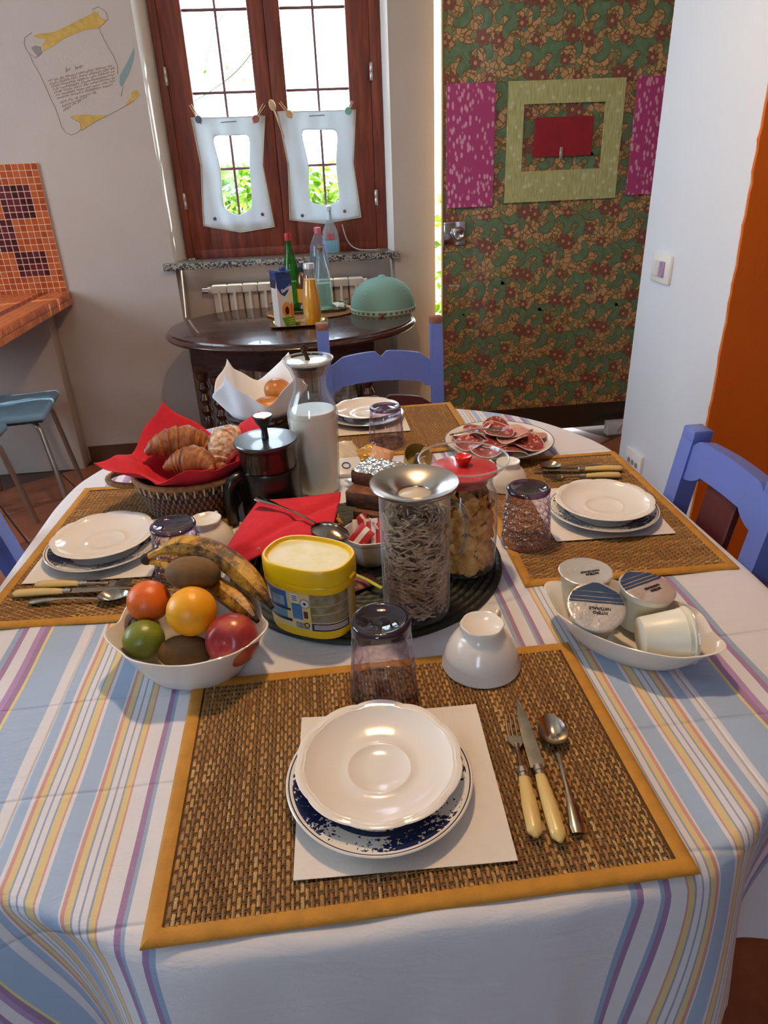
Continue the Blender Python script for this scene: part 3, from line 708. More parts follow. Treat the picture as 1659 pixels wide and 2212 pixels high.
# ---------------- woven placemats
rdm = NT('reed'); rc = rdm.coord(); rx_, ry_, rz_ = rdm.xyz(rc)
wn = rdm.n('ShaderNodeTexWhiteNoise', noise_dimensions='2D'); cmb = rdm.n('ShaderNodeCombineXYZ'); rdm.l(rdm.math('FLOOR', rdm.math('DIVIDE', rx_, .0042)), cmb.inputs[0]); rdm.l(rdm.math('FLOOR', rdm.math('DIVIDE', ry_, .03)), cmb.inputs[1]); rdm.l(cmb.outputs[0], wn.inputs['Vector'])
rdm.base(rdm.mix(rdm.noise(rc, 60), rdm.ramp(wn.outputs['Value'], [(0, '805629'), (.35, 'a27636'), (.7, 'b98b42'), (.92, 'cba660'), (1, 'd6bb80')]), lin('7a5833'))); rdm.set(Roughness=.55)
CORD = mat('brown_cord', '8d6c42', .8, var=.3, vscale=150); BACKM = mat('mat_backing', '5a4026', .9); BIND = mat('ochre_binding', 'b8842c', .8, var=.18, vscale=60, bump=.4, bscale=400)
nre, nro, pit, row = 106, 40, .0042, .00755
wv = MB(); x0 = -pit*(nre-1)/2; y0 = -row*nro/2
for i in range(nre):
    x = x0+i*pit; hw = .0017*R.uniform(.7, 1.15); vs = []; n = nro*2
    for j in range(n+1):
        y = y0+j*row/2; z = .0022+.0011*math.cos(PI*(j/2.0+i))*1.0
        vs += [(x-hw, y, z-.0005), (x, y, z+.0005), (x+hw, y, z-.0005)]
    wv.add(vs, [(3*j+k, 3*j+k+1, 3*j+4+k, 3*j+3+k) for j in range(n) for k in (0, 1)], 0)
for j in range(nro+1):
    y = y0+j*row
    for o_ in (-.0011, .0011):
        vs = []; n = nre
        for i in range(n+1):
            x = x0+(i-.5)*pit; z = .0022-.0011*math.cos(PI*(j+i-.0))
            z = .0024+.0004*math.cos(PI*(j+i))
            vs += [(x, y+o_-.0009, z-.0004), (x, y+o_, z+.0008), (x, y+o_+.0009, z-.0004)]
        wv.add(vs, [(3*i+k, 3*i+3+k, 3*i+4+k, 3*i+1+k) for i in range(n) for k in (0, 1)], 1)
weave_me = wv.mesh('weave', [rdm.m, CORD], 60)
bk = MB(); bk.box((0, 0, .0006), (.462, .312, .0008)); back_me = bk.mesh('backing', BACKM, 0)
bd = MB(); HWm, HHm, bw = .24, .165, .0155
for (xa, ya), (xb, yb) in (((-HWm, -HHm), (HWm, -HHm)), ((HWm, -HHm), (HWm, HHm)), ((HWm, HHm), (-HWm, HHm)), ((-HWm, HHm), (-HWm, -HHm))):
    L_ = math.hypot(xb-xa, yb-ya); ux, uy = (xb-xa)/L_, (yb-ya)/L_; nx, ny = -uy, ux; n = 30; vs = []
    for i in range(n+1):
        t = i/n; px, py = xa+ux*L_*t, ya+uy*L_*t
        wob = .0006*math.sin(i*2.1)
        for f_, z in ((0, .0002), (.03, .0022), (.3, .0044+wob*.5), (.75, .0040), (1.0, .0030)):
            # mitre the ends
            e = f_*bw; q = min(max(t*L_, e), L_-e); vs.append((xa+ux*q+nx*e, ya+uy*q+ny*e, z))
    bd.add(vs, [(5*i+k, 5*i+5+k, 5*i+6+k, 5*i+1+k) for i in range(n) for k in range(4)])
bind_me = bd.mesh('binding', BIND, 70)
def placemat(x, y, a, label):
    t = thing('placemat', (x, y, TZ-.0005), label, 'placemat', 'woven placemats', (0, 0, a))
    for nm, me in (('backing', back_me), ('weave', weave_me), ('binding', bind_me)):
        o = bpy.data.objects.new(nm, me); col.objects.link(o); o.parent = t
        if nm == 'weave': o['kind'] = 'stuff'
placemat(.0589, .5279, 0, 'woven straw placemat in the foreground under the nearest plates')
placemat(.453, 1.0666, PI/2-.0215, 'woven straw placemat at the right side under the plates by the blue chair')
placemat(-.3318, 1.0845, PI/2-.0628, 'woven straw placemat at the left side under the bread basket')
placemat(.112, 1.548, 0, 'woven straw placemat at the far end of the table')

# ---------------- paper napkins under the plates
PAP = mat('white_paper_napkin', 'e2ddd6', .95, bump=.25, bscale=300, var=.05, vscale=30)
def napkin(x, y, a, label, s=.2):
    m = MB()
    m.grid(lambda u, v: ((u-.5)*s, (v-.5)*s, .0012+.0012*(abs(u-.5)*2)**6*(.4+.6*math.sin(v*5)**2)), 20, 20); m.grid(lambda u, v: ((u-.5)*s*.996, (.5-v)*s*.996, .0002), 4, 4)
    m.obj('paper_napkin', PAP, None, (x, y, MZ+.0002), rz(a), smooth=60, label=label, cat='napkin')
napkin(.0485, .499, -2.6, 'white paper napkin under the nearest plates')
napkin(.474, 1.040, -2.5, 'white paper napkin under the right hand plates')
napkin(-.372, 1.058, -3.5, 'white paper napkin under the left hand plates')
napkin(.115, 1.615, 0, 'white paper napkin under the far plates')

# ---------------- plates
CER = mat('white_ceramic', 'e4e0da', .14, spec=.6)
pt = NT('blue_floral_plate'); pcx = pt.coord(); px, py, pz = pt.xyz(pcx); rad = pt.math('SQRT', pt.math('ADD', pt.math('MULTIPLY', px, px), pt.math('MULTIPLY', py, py)))
thn = pt.math('ARCTAN2', py, px); lob = pt.math('COSINE', pt.math('MULTIPLY', thn, 4.0))
fl1 = pt.noise(pcx, 300, 2, .5); fl2 = pt.noise(pcx, 130, 2, .5, 1.0)
thr = pt.math('SUBTRACT', .55, pt.math('MULTIPLY', lob, .11))
leaf = pt.math('GREATER_THAN', pt.math('ADD', pt.math('MULTIPLY', fl1, .5), pt.math('MULTIPLY', fl2, .5)), pt.math('SUBTRACT', thr, .055))
rim_in = pt.math('MULTIPLY', pt.math('GREATER_THAN', rad, .055), pt.math('LESS_THAN', rad, .0865)); ringl = pt.math('MULTIPLY', pt.math('GREATER_THAN', rad, .0893), pt.math('LESS_THAN', rad, .0905))
inner = pt.math('MULTIPLY', pt.math('GREATER_THAN', rad, .0585), pt.math('LESS_THAN', rad, .066))
mk = pt.math('MAXIMUM', pt.math('MULTIPLY', leaf, rim_in), pt.math('MAXIMUM', ringl, inner))
pt.base(pt.mix(mk, lin('e3e0da'), pt.mix(fl2, lin('101a38'), lin('1f2f63')))); pt.set(Roughness=.14); BLUEP = pt.m
def plate_me(name, prof, mt, scal=0., nl=8, seg=96):
    m = MB()
    R0 = max(r for r, z in prof)
    def fn(th, i, r, z):
        k = (r/R0)**4; s = abs(math.sin(nl*th/2))**.7
        return r*(1-scal*k*(1-s)*1.0), z+ (scal*.05*k*(s-.5))
    m.lathe(prof, seg, fn if scal else None, cap0=True, cap1=True); return m.mesh(name, mt, 60)
flatp = [(.045, 0), (.050, 0), (.052, .002), (.062, .004), (.082, .011), (.0925, .0145), (.0930, .0155), (.0920, .0165), (.082, .0135), (.062, .0075), (.056, .0055), (.02, .0052), (.001, .0052)]
saucp = [(a_, b_*.80) for a_, b_ in [(.030, 0), (.033, 0), (.036, .003), (.058, .010), (.074, .018), (.0835, .0215), (.0842, .0228), (.0832, .0238), (.0800, .0226), (.0785, .0232), (.0770, .0216), (.0750, .0222), (.0735, .0202), (.060, .0125), (.045, .0078), (.0335, .0065), (.0325, .0074), (.0310, .0072), (.030, .0060), (.012, .0056), (.001, .0056)]]
pl_me = plate_me('plate', flatp, BLUEP); sa_me = plate_me('saucer', saucp, CER, .026, 10, 160)
def put_mesh(name, me, loc, rot, label, cat, group=None):
    o = bpy.data.objects.new(name, me); col.objects.link(o); o.location = loc; o.rotation_euler = rot; return tag(o, label, cat, group)
NZ = MZ+.0016
for x, y, sx, sy, where in ((.031, .495, .032, .5045, 'nearest place setting'), (.479, 1.022, .482, 1.026, 'right hand place setting'), (-.372, 1.050, -.371, 1.058, 'left hand place setting'), (.120, 1.620, .122, 1.625, 'far place setting')):
    put_mesh('dessert_plate', pl_me, (x, y, NZ), (0, 0, R.uniform(0, 1)), 'blue and white floral plate of the '+where, 'plate', 'floral plates')
    put_mesh('saucer', sa_me, (sx, sy, NZ+.0098), (0, 0, R.uniform(0, 6)), 'white scalloped saucer on the floral plate of the '+where, 'saucer', 'white saucers')

# ---------------- cutlery
STL = mat('old_silver', 'b9ad9b', .2, 1., var=.25, vscale=60); IVO = mat('ivory_handle', 'd9bd79', .28, var=.12, vscale=15, coat=.3); COLL = mat('silver_collar', 'c7c1b5', .22, 1.)
def handle(t, L=.078):
    m = MB(); m.tube([(0, y*L, .0060+.001*math.sin(PI*y)) for y in [i/14 for i in range(15)]], lambda s: .0022+.0055*math.sin(PI*min(1, .12+.88*(1-s)*.62+.02))**.8 if s > .0 else .002, 12, flat=.72)
    m.obj('handle', IVO, t); m = MB(); m.tube([(0, L-.002, .0062), (0, L+.010, .0062)], .0050, 12, flat=.8); m.tube([(0, L+.003, .0062), (0, L+.006, .0062)], .0060, 12, flat=.8); m.obj('collar', COLL, t)
def knife(x, y, a, label, z=MZ, L=.188):
    t = thing('table_knife', (x, y, z), label, 'knife', None, rz(a)); handle(t)
    m = MB(); n = 16; vs = []
    for i in range(n+1):
        s = i/n; yy = .086+(L-.086)*s; w0 = -.0078*(1-s**5) if s < 1 else 0; w1 = .0068*(1-s**3)
        vs += [(w0, yy, .0066), (w0*.3, yy, .0076), (w1, yy, .0072), (w0*.3, yy, .0058)]
    fs = [(4*i+k, 4*i+(k+1) % 4, 4*i+4+(k+1) % 4, 4*i+4+k) for i in range(n) for k in range(4)]+[(3, 2, 1, 0)]
    m.add(vs, fs); m.obj('blade', STL, t); return t
def fork(x, y, a, label, z=MZ):
    t = thing('table_fork', (x, y, z), label, 'fork', None, rz(a)); handle(t, .070)
    m = MB(); m.tube([(0, .078, .0062), (0, .095, .0058), (0, .108, .0045), (0, .114, .0042)], lambda s: .0036-.001*math.sin(PI*s), 8)
    m.prism([(-.0035, .110), (.0035, .110), (.0088, .119), (.0088, .126), (-.0088, .126), (-.0088, .119)], .0035, .0055); m.obj('neck', STL, t)
    for i in range(4):
        x_ = -.0072+.0048*i; m = MB(); m.tube([(x_, .124, .0045), (x_, .138, .0062), (x_*.96, .152, .0096)], lambda s: .0015-.0007*s, 6); m.obj('tine', STL, t)
    return t
def spoon_parts(t, L=.15, bl=.046, bwid=.0155, mt=STL, dome=1):
    m = MB(); hl = L-bl
    m.tube([(0, y*hl, .0030+.0045*math.sin(PI*y*.9)) for y in [i/16 for i in range(17)]], lambda s: .0022+.0058*max(0, 1-s*2.6)**.6*(1 if s > .03 else .7), 10, flat=.42); m.obj('handle', mt, t)
    m = MB()
    def f(u, v, off=0):
        a = 2*PI*u; r = v; w = bwid*(1-.22*math.cos(a)*-1 if False else 1)
        yy = hl-.002+bl/2-bl/2*math.cos(a)*r*-1*-1
        xx = bwid*math.sin(a)*r*(1-.16*(1 if math.cos(a) < 0 else -1)*abs(math.cos(a)))
        z = (.0095*(r*r) + .0012 if dome > 0 else .0115-.0095*r*r)+off; return (xx, yy, z)
    m.grid(lambda u, v: f(u, v), 28, 8); m.grid(lambda u, v: f(1-u, v, -.0009), 28, 8); m.obj('bowl', mt, t, smooth=80)
def spoon(x, y, a, label, z=MZ, L=.15, **k):
    t = thing('spoon', (x, y, z), label, 'spoon', None, rz(a)); spoon_parts(t, L, **k); return t
def head(ax, ay, bx, by): return math.degrees(math.atan2(by-ay, bx-ax))-90
fork(.166, .412, head(.166, .412, .186, .566), 'ivory handled fork beside the nearest napkin')
knife(.186, .404, head(.186, .404, .201, .594), 'ivory handled knife between fork and spoon in the foreground')
spoon(.206, .412, head(.206, .412, .226, .56), 'old silver spoon rightmost of the nearest cutlery')
fork(-.452, .950, head(-.452, .950, -.294, .930), 'ivory handled fork next to the left hand napkin')
knife(-.478, .930, head(-.478, .930, -.292, .914), 'ivory handled knife pointing at the fruit bowl')
spoon(-.445, .906, head(-.445, .906, -.316, .893), 'small silver spoon beside the fruit bowl')
knife(.594, 1.196, head(.594, 1.196, .436, 1.220), 'ivory handled knife behind the right hand plates')
fork(.576, 1.166, head(.576, 1.166, .424, 1.186), 'ivory handled fork half hidden behind the right hand saucer')
spoon(.560, 1.226, head(.560, 1.226, .425, 1.236), 'silver spoon furthest back of the right hand cutlery', L=.13)

# ---------------- purple tumblers turned upside down
PG = glass('violet_glass', 'f7f1f6', '9a7fae', 2.2, 1.25, edge_glint=.22); PGB = glass('violet_glass_base', 'cdb6dc', '3d2358', 2.0, .9, edge_glint=.08)
def tumbler(x, y, z, label, dim, h=.103):
    t = thing('tumbler', (x, y, z), label, 'glass', 'upturned tumblers')
    seg = 108; prof = []; n = 56
    for i in range(n+1):
        s = i/n; r = .0395-.0055*s**1.6; prof.append((r, h*.93*s))
    def fn(th, i, r, z_):
        if z_ < .012 or z_ > h*.84: return r, z_
        if dim == 0:   # round dimples
            a = th*9/PI; b = z_/.0115; o_ = (int(b) % 2)*.5; d = math.hypot((a+o_)%1-.5, b % 1-.5)
            return r-.0045*max(0, 1-(d/.46)**2), z_
        q = abs(math.sin(th*7+z_*25)); w = min(1, z_/.05) if dim == 1 else 1
        return r-.0034*q*(1-.6*abs(math.sin(z_*150+th))), z_
    m = MB(); m.lathe(prof, seg, fn, cap0=False, cap1=False); m.obj('wall', PG, t, smooth=80)
    r1 = prof[-1][0]; m = MB(); m.lathe([(r1, h*.93), (r1+.0008, h*.955), (r1-.0002, h*.985), (r1-.004, h), (r1-.007, h*.992), (r1-.010, h*.965), (.008, h*.955), (.001, h*.957)], 64, cap0=True, cap1=True); m.obj('base', PGB, t, smooth=70)
    m = MB(); m.tube([(.0393*math.cos(a*PI/24), .0393*math.sin(a*PI/24), .001) for a in range(48)], .0013, 6, closed=True); m.obj('rim', PG, t)
tumbler(.052, .640, MZ, 'upturned purple tumbler standing behind the nearest plates', 1)
tumbler(.322, .958, MZ, 'upturned purple tumbler with dimples left of the right hand plates', 0, .098)
tumbler(-.233, .962, MZ, 'upturned purple tumbler with dimples behind the fruit bowl', 0, .085)
tumbler(.150, 1.445, MZ, 'upturned purple tumbler at the far end of the table', 1, .088)

# ---------------- upturned breakfast cups
def cup(x, y, z, a, label, s=1., foot=.0238):
    t = thing('breakfast_cup', (x, y, z), label, 'cup', 'upturned white cups', rz(a))
    prof = [(.0485, 0), (.0490, .001), (.0488, .003), (.0470, .006), (.0475, .008), (.0455, .011), (.0458, .013), (.0440, .020), (.0405, .029), (.0350, .0385), (.0295, .0450), (foot+.001, .0490), (foot+.0008, .054), (foot+.002, .0595), (foot+.001, .0605), (foot-.002, .0595), (foot-.004, .0565), (.001, .0568)]
    prof = [(r*s, q*s) for r, q in prof]
    def fn(th, i, r, zz): return (r*(1+.045*abs(math.cos(3*th))), zz) if 11 <= i <= 16 else (r, zz)
    m = MB(); m.lathe(prof, 72, fn, cap0=False, cap1=True); m.lathe([(r-.003*s, max(0, zz-.003)) for r, zz in prof[:11]], 72, cap0=False, cap1=True); m.obj('body', CER, t, smooth=60)
    m = MB(); pts = [(.037, .028), (.047, .040), (.056, .043), (.061, .034), (.058, .022), (.050, .014), (.045, .013)]
    m.tube([(p*s, 0, q*s) for p, q in pts], .0035*s, 10); m.obj('handle', CER, t)
cup(.177, .668, MZ, 55, 'upturned white cup on the nearest placemat')
cup(-.196, 1.030, TZ, 80, 'upturned white cup behind the left hand tumbler', .98, .0235)
cup(.352, 1.175, MZ, 120, 'upturned white cup behind the right hand tumbler', .85)

# ---------------- scalloped oval bowls
def oval_bowl(name, x, y, rot, rx, ry, h, label, wav=7):
    prof = [(.60, 0), (.64, .0), (.67, .06), (.80, .38), (.92, .80), (1.0, 1.0), (1.005, 1.03), (.985, 1.04), (.92, .84), (.78, .44), (.64, .14), (.3, .09), (.01, .09)]
    seg = 120; vs = []; fs = []
    for i, (r, z) in enumerate(prof):
        k = max(0, z)
        for j in range(seg):
            th = 2*PI*j/seg; w = 1+.035*k*math.cos(wav*th)+.015*k*abs(math.cos(wav*th/2))
            zz = h*z + .05*h*k*k*math.cos(wav*th)
            vs.append((rx*r*w*math.cos(th), ry*r*w*math.sin(th), max(0, zz)))
    n = len(prof)
    for i in range(n-1):
        for j in range(seg): fs.append((i*seg+j, i*seg+(j+1) % seg, (i+1)*seg+(j+1) % seg, (i+1)*seg+j))
    fs += [tuple(range(seg-1, -1, -1)), tuple((n-1)*seg+j for j in range(seg))]
    m = MB(); m.add(vs, fs); return m.obj(name, CER, None, (x, y, TZ), rz(rot), smooth=70, label=label, cat='bowl')
oval_bowl('fruit_bowl', -.182, .729, -16, .098, .079, .060, 'white scalloped bowl heaped with fruit')
def fruit(name, c, r, mt, label, cat, rot=(0, 0, 0), fn=None, nu=28, nv=18):
    m = MB(); m.ball((0, 0, 0), r, nu, nv, fn); return m.obj(name, mt, None, c, rot, smooth=80, label=label, cat=cat)
PEEL1 = mat('tangerine_peel', 'd9691a', .38, alt='c75612', vscale=22, bump=.35, bscale=220, bdist=.0015); PEEL2 = mat('orange_peel', 'eeaa18', .36, alt='e49c12', vscale=14, bump=.3, bscale=260, bdist=.0012)
fruit('tangerine', (-.235, .770, .839), (.0275, .0275, .0245), PEEL1, 'deep orange tangerine at the left of the fruit bowl', 'tangerine', (.5, .2, 0))
fruit('orange', (-.175, .731, .843), (.0310, .0310, .0305), PEEL2, 'bright yellow orange in the middle of the fruit bowl', 'orange')
KW = mat('kiwi_skin', '6d5434', .8, alt='584226', vscale=40, bump=.5, bscale=500, bdist=.001)
fruit('kiwi', (-.176, .780, .868), (.036, .0225, .0225), KW, 'brown kiwi lying on top of the fruit behind the orange', 'kiwi', (0, .06, -.12))
fruit('kiwi', (-.188, .710, .798), (.034, .0215, .021), KW, 'brown kiwi at the bottom front of the fruit bowl', 'kiwi', (0, 0, -.1))
fruit('lime', (-.238, .725, .812), (.0255, .0245, .0245), mat('lime_skin', '76802c', .35, alt='5a6a20', vscale=18, bump=.2, bscale=200), 'green fruit at the lower left of the fruit bowl', 'lime')
fruit('plum', (-.250, .764, .800), (.019, .021, .02), mat('plum_skin', '331722', .3), 'dark plum tucked under the tangerine', 'plum')
ap = thing('apple', (-.126, .702, .815), 'red apple at the lower right of the fruit bowl', 'apple', None, (math.radians(62), 0, math.radians(-24)))
at = NT('apple_skin'); ac = at.coord(); at.base(at.ramp(at.noise(at.mapping(ac, (1, 1, .35)), 32, 4), [(.3, '78202c'), (.5, '962f36'), (.66, 'b8603f'), (.82, 'cf9258')])); at.set(Roughness=.28)
m = MB(); vs = []
def appr(th, ph): return 1-.22*math.exp(-((ph-PI/2)/.35)**2)-.12*math.exp(-((ph+PI/2)/.35)**2)+.05*math.sin(ph)+.012*math.cos(5*th)*max(0, -math.sin(ph))
m.ball((0, 0, 0), (.033, .033, .031), 32, 26, appr); m.obj('body', at.m, ap, smooth=80)
m = MB(); m.lathe([(.0045, .0255), (.0035, .0225), (.001, .0222)], 12); m.obj('calyx', mat('apple_calyx', '3f3a1e', .8), ap)
bn = thing('banana_bunch', (0, 0, 0), 'two speckled ripe bananas joined at the stem lying over the back of the fruit bowl', 'bananas')
bt = NT('banana_skin'); bco = bt.coord(); sp = bt.noise(bco, 95, 6, .75); bl = bt.noise(bco, 18, 2)
bm_ = bt.ramp(bt.math('ADD', bt.math('MULTIPLY', sp, .6), bt.math('MULTIPLY', bl, .45)), [(.44, 'c79a2e'), (.52, '9a7028'), (.58, '4a3216'), (.68, '2b1d10')]); bt.base(bm_); bt.set(Roughness=.5)
def bez(P, n=26):
    out = []
    for i in range(n+1):
        t = i/n; q = [Vector(p) for p in P]
        while len(q) > 1: q = [a.lerp(b, t) for a, b in zip(q, q[1:])]
        out.append(q[0])
    return out
def banana(P, r):
    path = bez(P); m = MB()
    m.tube(path, lambda s: r*(.30+.70*min(1, max(0, (s-.12))/.22)**.7) if s < .8 else r*(1-.72*((s-.8)/.2)**1.6), 7); o = m.obj('banana', bt.m, bn, smooth=32)
    m = MB(); m.tube([path[-2], path[-1], path[-1]+(path[-1]-path[-2])*.9], lambda s: r*.30*(1-.3*s), 8); m.obj('tip', mat('banana_tip', '1e150d', .8), o)
banana([(-.246, .842, .862), (-.190, .853, .892), (-.130, .812, .880), (-.082, .742, .838)], .0165)
banana([(-.246, .842, .858), (-.190, .826, .848), (-.140, .790, .838), (-.100, .728, .826)], .0150)
m = MB(); m.ball((-.248, .843, .860), (.0085, .0075, .0085), 12, 8); m.obj('stem', mat('banana_stem', '2a2012', .8), bn)

# ---------------- yoghurt bowl
oval_bowl('yogurt_bowl', .369, .680, -47, .110, .066, .044, 'white scalloped bowl holding yoghurt cups', 6)
CUPP = mat('yogurt_cup_plastic', 'dcd9c8', .35, sss=.0); NAVY = mat('yogurt_navy', '173a66', .35); FOIL = mat('yogurt_lid_foil', 'd3d0cc', .28, .55, bump=.6, bscale=55, bdist=.004)
LETT = mat('black_print', '26262a', .6)
def yog(loc, rot, label, kind=0, spin=0.):
    t = thing('yogurt_cup', loc, label, 'yoghurt cup', None, rot); h = .058
    m = MB(); m.lathe([(.022, 0), (.0245, .001), (.0255, .006), (.0315, h-.010), (.0325, h-.009), (.0325, h-.004), (.0345, h-.003), (.0345, h-.001)], 48, cap1=True); b = m.obj('cup', CUPP, t, smooth=40)
    m = MB()
    m.lathe([(.0352, h-.0012), (.0355, h), (.0345, h+.0006), (.031, h+.0004), (.016, h+.0009), (.001, h+.0004)], 48, cap0=False, cap1=True); lid = m.obj('lid', FOIL, t, smooth=60)
    c, s = math.cos(spin), math.sin(spin)
    if kind in (0, 1):
        m = MB()   # navy stripes across one side of the lid
        for d0, d1 in (((.0215, .0340), (.0140, .0200), (.0085, .0125), (.0048, .0068)) if kind == 0 else ((.0240, .0340), (.0170, .0220), (.0110, .0148), (.0062, .0088))):
            n = 16; A = []; B = []
            for i in range(n+1):
                q = -1+2*i/n
                xa = q*math.sqrt(max(0, .0342**2-d0*d0)); xb = q*math.sqrt(max(0, .0342**2-d1*d1)); A.append((xa, d0)); B.append((xb, d1))
            for i in range(n):
                m.add([(A[i][0]*c-A[i][1]*s, A[i][0]*s+A[i][1]*c, h+.0014), (A[i+1][0]*c-A[i+1][1]*s, A[i+1][0]*s+A[i+1][1]*c, h+.0014), (B[i+1][0]*c-B[i+1][1]*s, B[i+1][0]*s+B[i+1][1]*c, h+.0014), (B[i][0]*c-B[i][1]*s, B[i][0]*s+B[i][1]*c, h+.0014)], [(0, 1, 2, 3)])
        m.obj('stripe', NAVY, lid, smooth=0)
    if kind < 3:
        for txt, oy in (('NATURALE', -.0035), ('INTERO', -.0095)):
            M = Matrix.Rotation(spin, 4, 'Z') @ Matrix.Translation((.004, oy, h+.0013)) @ Matrix.Rotation(PI, 4, 'Z')
            text_mesh(txt, .0052, 'lettering', LETT, lid, M, bold=.0001)
    else:
        m = MB()
        for a in (-.25, .25):
            q = [(.0332*math.cos(a+b)+0, .0332*math.sin(a+b), zz) for b, zz in ((-.2, h-.004), (0, h-.014), (.2, h-.004), (0, h+.0015))]
            q = [(x*1.012, y*1.012, z) for x, y, z in q]; m.add(q, [(0, 1, 2, 3)])
        m.obj('tab', NAVY, lid, smooth=0)
    return t
yog((.337, .748, .777), (0, 0, 0), 'yoghurt cup with plain crinkled foil lid at the back of its bowl', 2, .1)
yog((.330, .702, .775), (math.radians(24), math.radians(-6), 0), 'yoghurt cup tilted forward showing its navy striped lid', 0, -.32)
yog((.393, .702, .777), (math.radians(3), math.radians(6), 0), 'yoghurt cup with striped lid leaning at the right of the bowl', 1, .42)
yog((.366, .640, .803), (0, math.radians(86), math.radians(-8)), 'yoghurt cup lying on its side at the front of the bowl', 3, 0)

# ---------------- round woven trivet
tv = NT('dark_green_braid'); tvc = tv.coord(); tx, ty, tzz = tv.xyz(tvc); tv.base(tv.ramp(tv.noise(tvc, 260, 3), [(.3, '090e0b'), (.55, '121c17'), (.72, '22332b'), (.9, '5f6046')])); tv.set(Roughness=.6)
m = MB(); prof = []; NR = 19; RR = .214
for i in range(NR*6+1):
    r = RR*(1-i/(NR*6)); prof.append((max(.001, r), .0022+.0040*abs(math.sin(PI*i/6))**.7))
def braid(th, i, r, z): return r, z+(.0012*math.sin(th*max(8, int(r*420))+(i//6)*1.7) if i > 2 else 0)*abs(math.sin(PI*i/6))
m.lathe([(RR, 0)]+prof, 300, braid, cap0=True, cap1=True); m.obj('trivet', tv.m, None, (.058, .945, TZ), (0, 0, 0), smooth=80, label='round dark green woven trivet in the middle of the table', cat='trivet')
VZ = TZ+.0066

# ---------------- yellow tub
tb_ = thing('plastic_tub', (-.027, .787, VZ), 'yellow oval plastic tub with printed label on the trivet', 'tub', None, rz(-30))
YP = mat('yellow_plastic', 'e0b806', .32); YPB = mat('tub_label_cream', 'd9c26a', .45)
def se(th, a, b, e=2.6):
    c, s = math.cos(th), math.sin(th); k = (abs(c/a)**e+abs(s/b)**e)**(-1/e); return (k*c, k*s)
def tub_ring(prof, seg=96):
    vs = []; fs = []
    for a, b, z in prof:
        for j in range(seg): x, y = se(2*PI*j/seg, a, b); vs.append((x, y, z))
    n = len(prof)
    for i in range(n-1):
        for j in range(seg): fs.append((i*seg+j, i*seg+(j+1) % seg, (i+1)*seg+(j+1) % seg, (i+1)*seg+j))
    fs += [tuple(range(seg-1, -1, -1)), tuple((n-1)*seg+j for j in range(seg))]
    return vs, fs
TA, TB = .058, .041
m = MB(); m.add(*tub_ring([(TA-.006, TB-.006, 0), (TA-.002, TB-.002, .003), (TA-.001, TB-.001, .008), (TA+.001, TB+.001, .078)])); body = m.obj('body', YP, tb_, smooth=50)
m = MB(); m.add(*tub_ring([(TA+.002, TB+.002, .074), (TA+.0035, TB+.0035, .076), (TA+.0035, TB+.0035, .084), (TA+.0026, TB+.0026, .0855), (TA+.004, TB+.004, .087), (TA+.0035, TB+.0035, .107), (TA+.002, TB+.002, .1095), (TA-.0005, TB-.0005, .1095), (TA-.0015, TB-.0015, .1045), (TA-.003, TB-.003, .1035)]))
lid = m.obj('lid', YP, tb_, smooth=40)
m = MB(); m.add(*tub_ring([(TA-.003, TB-.003, .1034), (TA-.004, TB-.004, .1044)])); m.obj('lid_panel', mat('milky_lid', 'd6d29c', .4, alt='e2dfc4', vscale=38, bump=.3, bscale=30), lid)
for s in (-1, 1):
    m = MB(); m.rbox((s*(TA+.004), 0, .088), (.006, .014, .006), .002, 1); m.obj('lid_tab', YP, lid)
def tpatch(name, d0, d1, z0, z1, mt, off=.0004, nu=14, skew=0):
    sh = lambda d: d+(16*math.sin(PI*(d-186)/110) if 186 < d < 296 else 0)
    def f(u, v):
        th = math.radians(sh(d0+(d1-d0)*u)); z = z0+(z1-z0)*v+skew*(u-.5); g = (z-.008)/.07*.002-.001
        x, y = se(th, TA+g+off, TB+g+off); return (x, y, z)
    m = MB(); m.grid(f, nu, 2); return m.obj(name, mt, body, smooth=60)
BLK = mat('print_blue', '2f63a8', .4); BLK2 = mat('print_light_blue', '5b9cc4', .4); NVY = mat('print_navy', '141c44', .4); WHP = mat('print_white', 'd8d6d0', .4); GRN = mat('print_grain', '6f6132', .5, alt='8f8a7c', vscale=90); BRN = mat('print_brown', '4c1f12', .4)
tpatch('label', 186, 364, .016, .074, mat('print_cream', 'cdbf86', .45), .0003, 40)
tpatch('label_panel', 190, 236, .046, .072, BLK, .0006); tpatch('label_panel', 190, 234, .030, .045, BLK2, .0006); tpatch('label_band', 188, 242, .0255, .030, NVY, .0007); tpatch('label_band', 188, 242, .043, .0465, NVY, .0008)
tpatch('label_panel', 199, 209, .048, .068, WHP, .0009); tpatch('label_panel', 213, 232, .049, .064, BLK2, .0009)
for i in range(6): tpatch('label_line', 214, 231, .0505+i*.0023, .0512+i*.0023, WHP, .0011, 4)
tpatch('label_panel', 245, 270, .032, .056, BLK, .0006)
for i in range(7): tpatch('label_line', 247, 268, .034+i*.003, .0352+i*.003, BLK2, .0009, 4)
tpatch('label_panel', 243, 263, .0575, .0715, WHP, .0006)
for i in range(3): tpatch('label_line', 247, 259, .061+i*.003, .0622+i*.003, NVY, .0009, 4)
tpatch('label_panel', 274, 287, .035, .046, BRN, .0007); tpatch('label_panel', 270, 292, .018, .031, YP, .0005)
tpatch('label_panel', 248, 292, .0165, .0285, WHP, .0006)
x_ = 250.
while x_ < 288:
    w_ = R.choice((.7, 1.1, 1.6)); tpatch('barcode_bar', x_, x_+w_, .0175, .0275, NVY, .0009, 1); x_ += w_+R.choice((.8, 1.2))
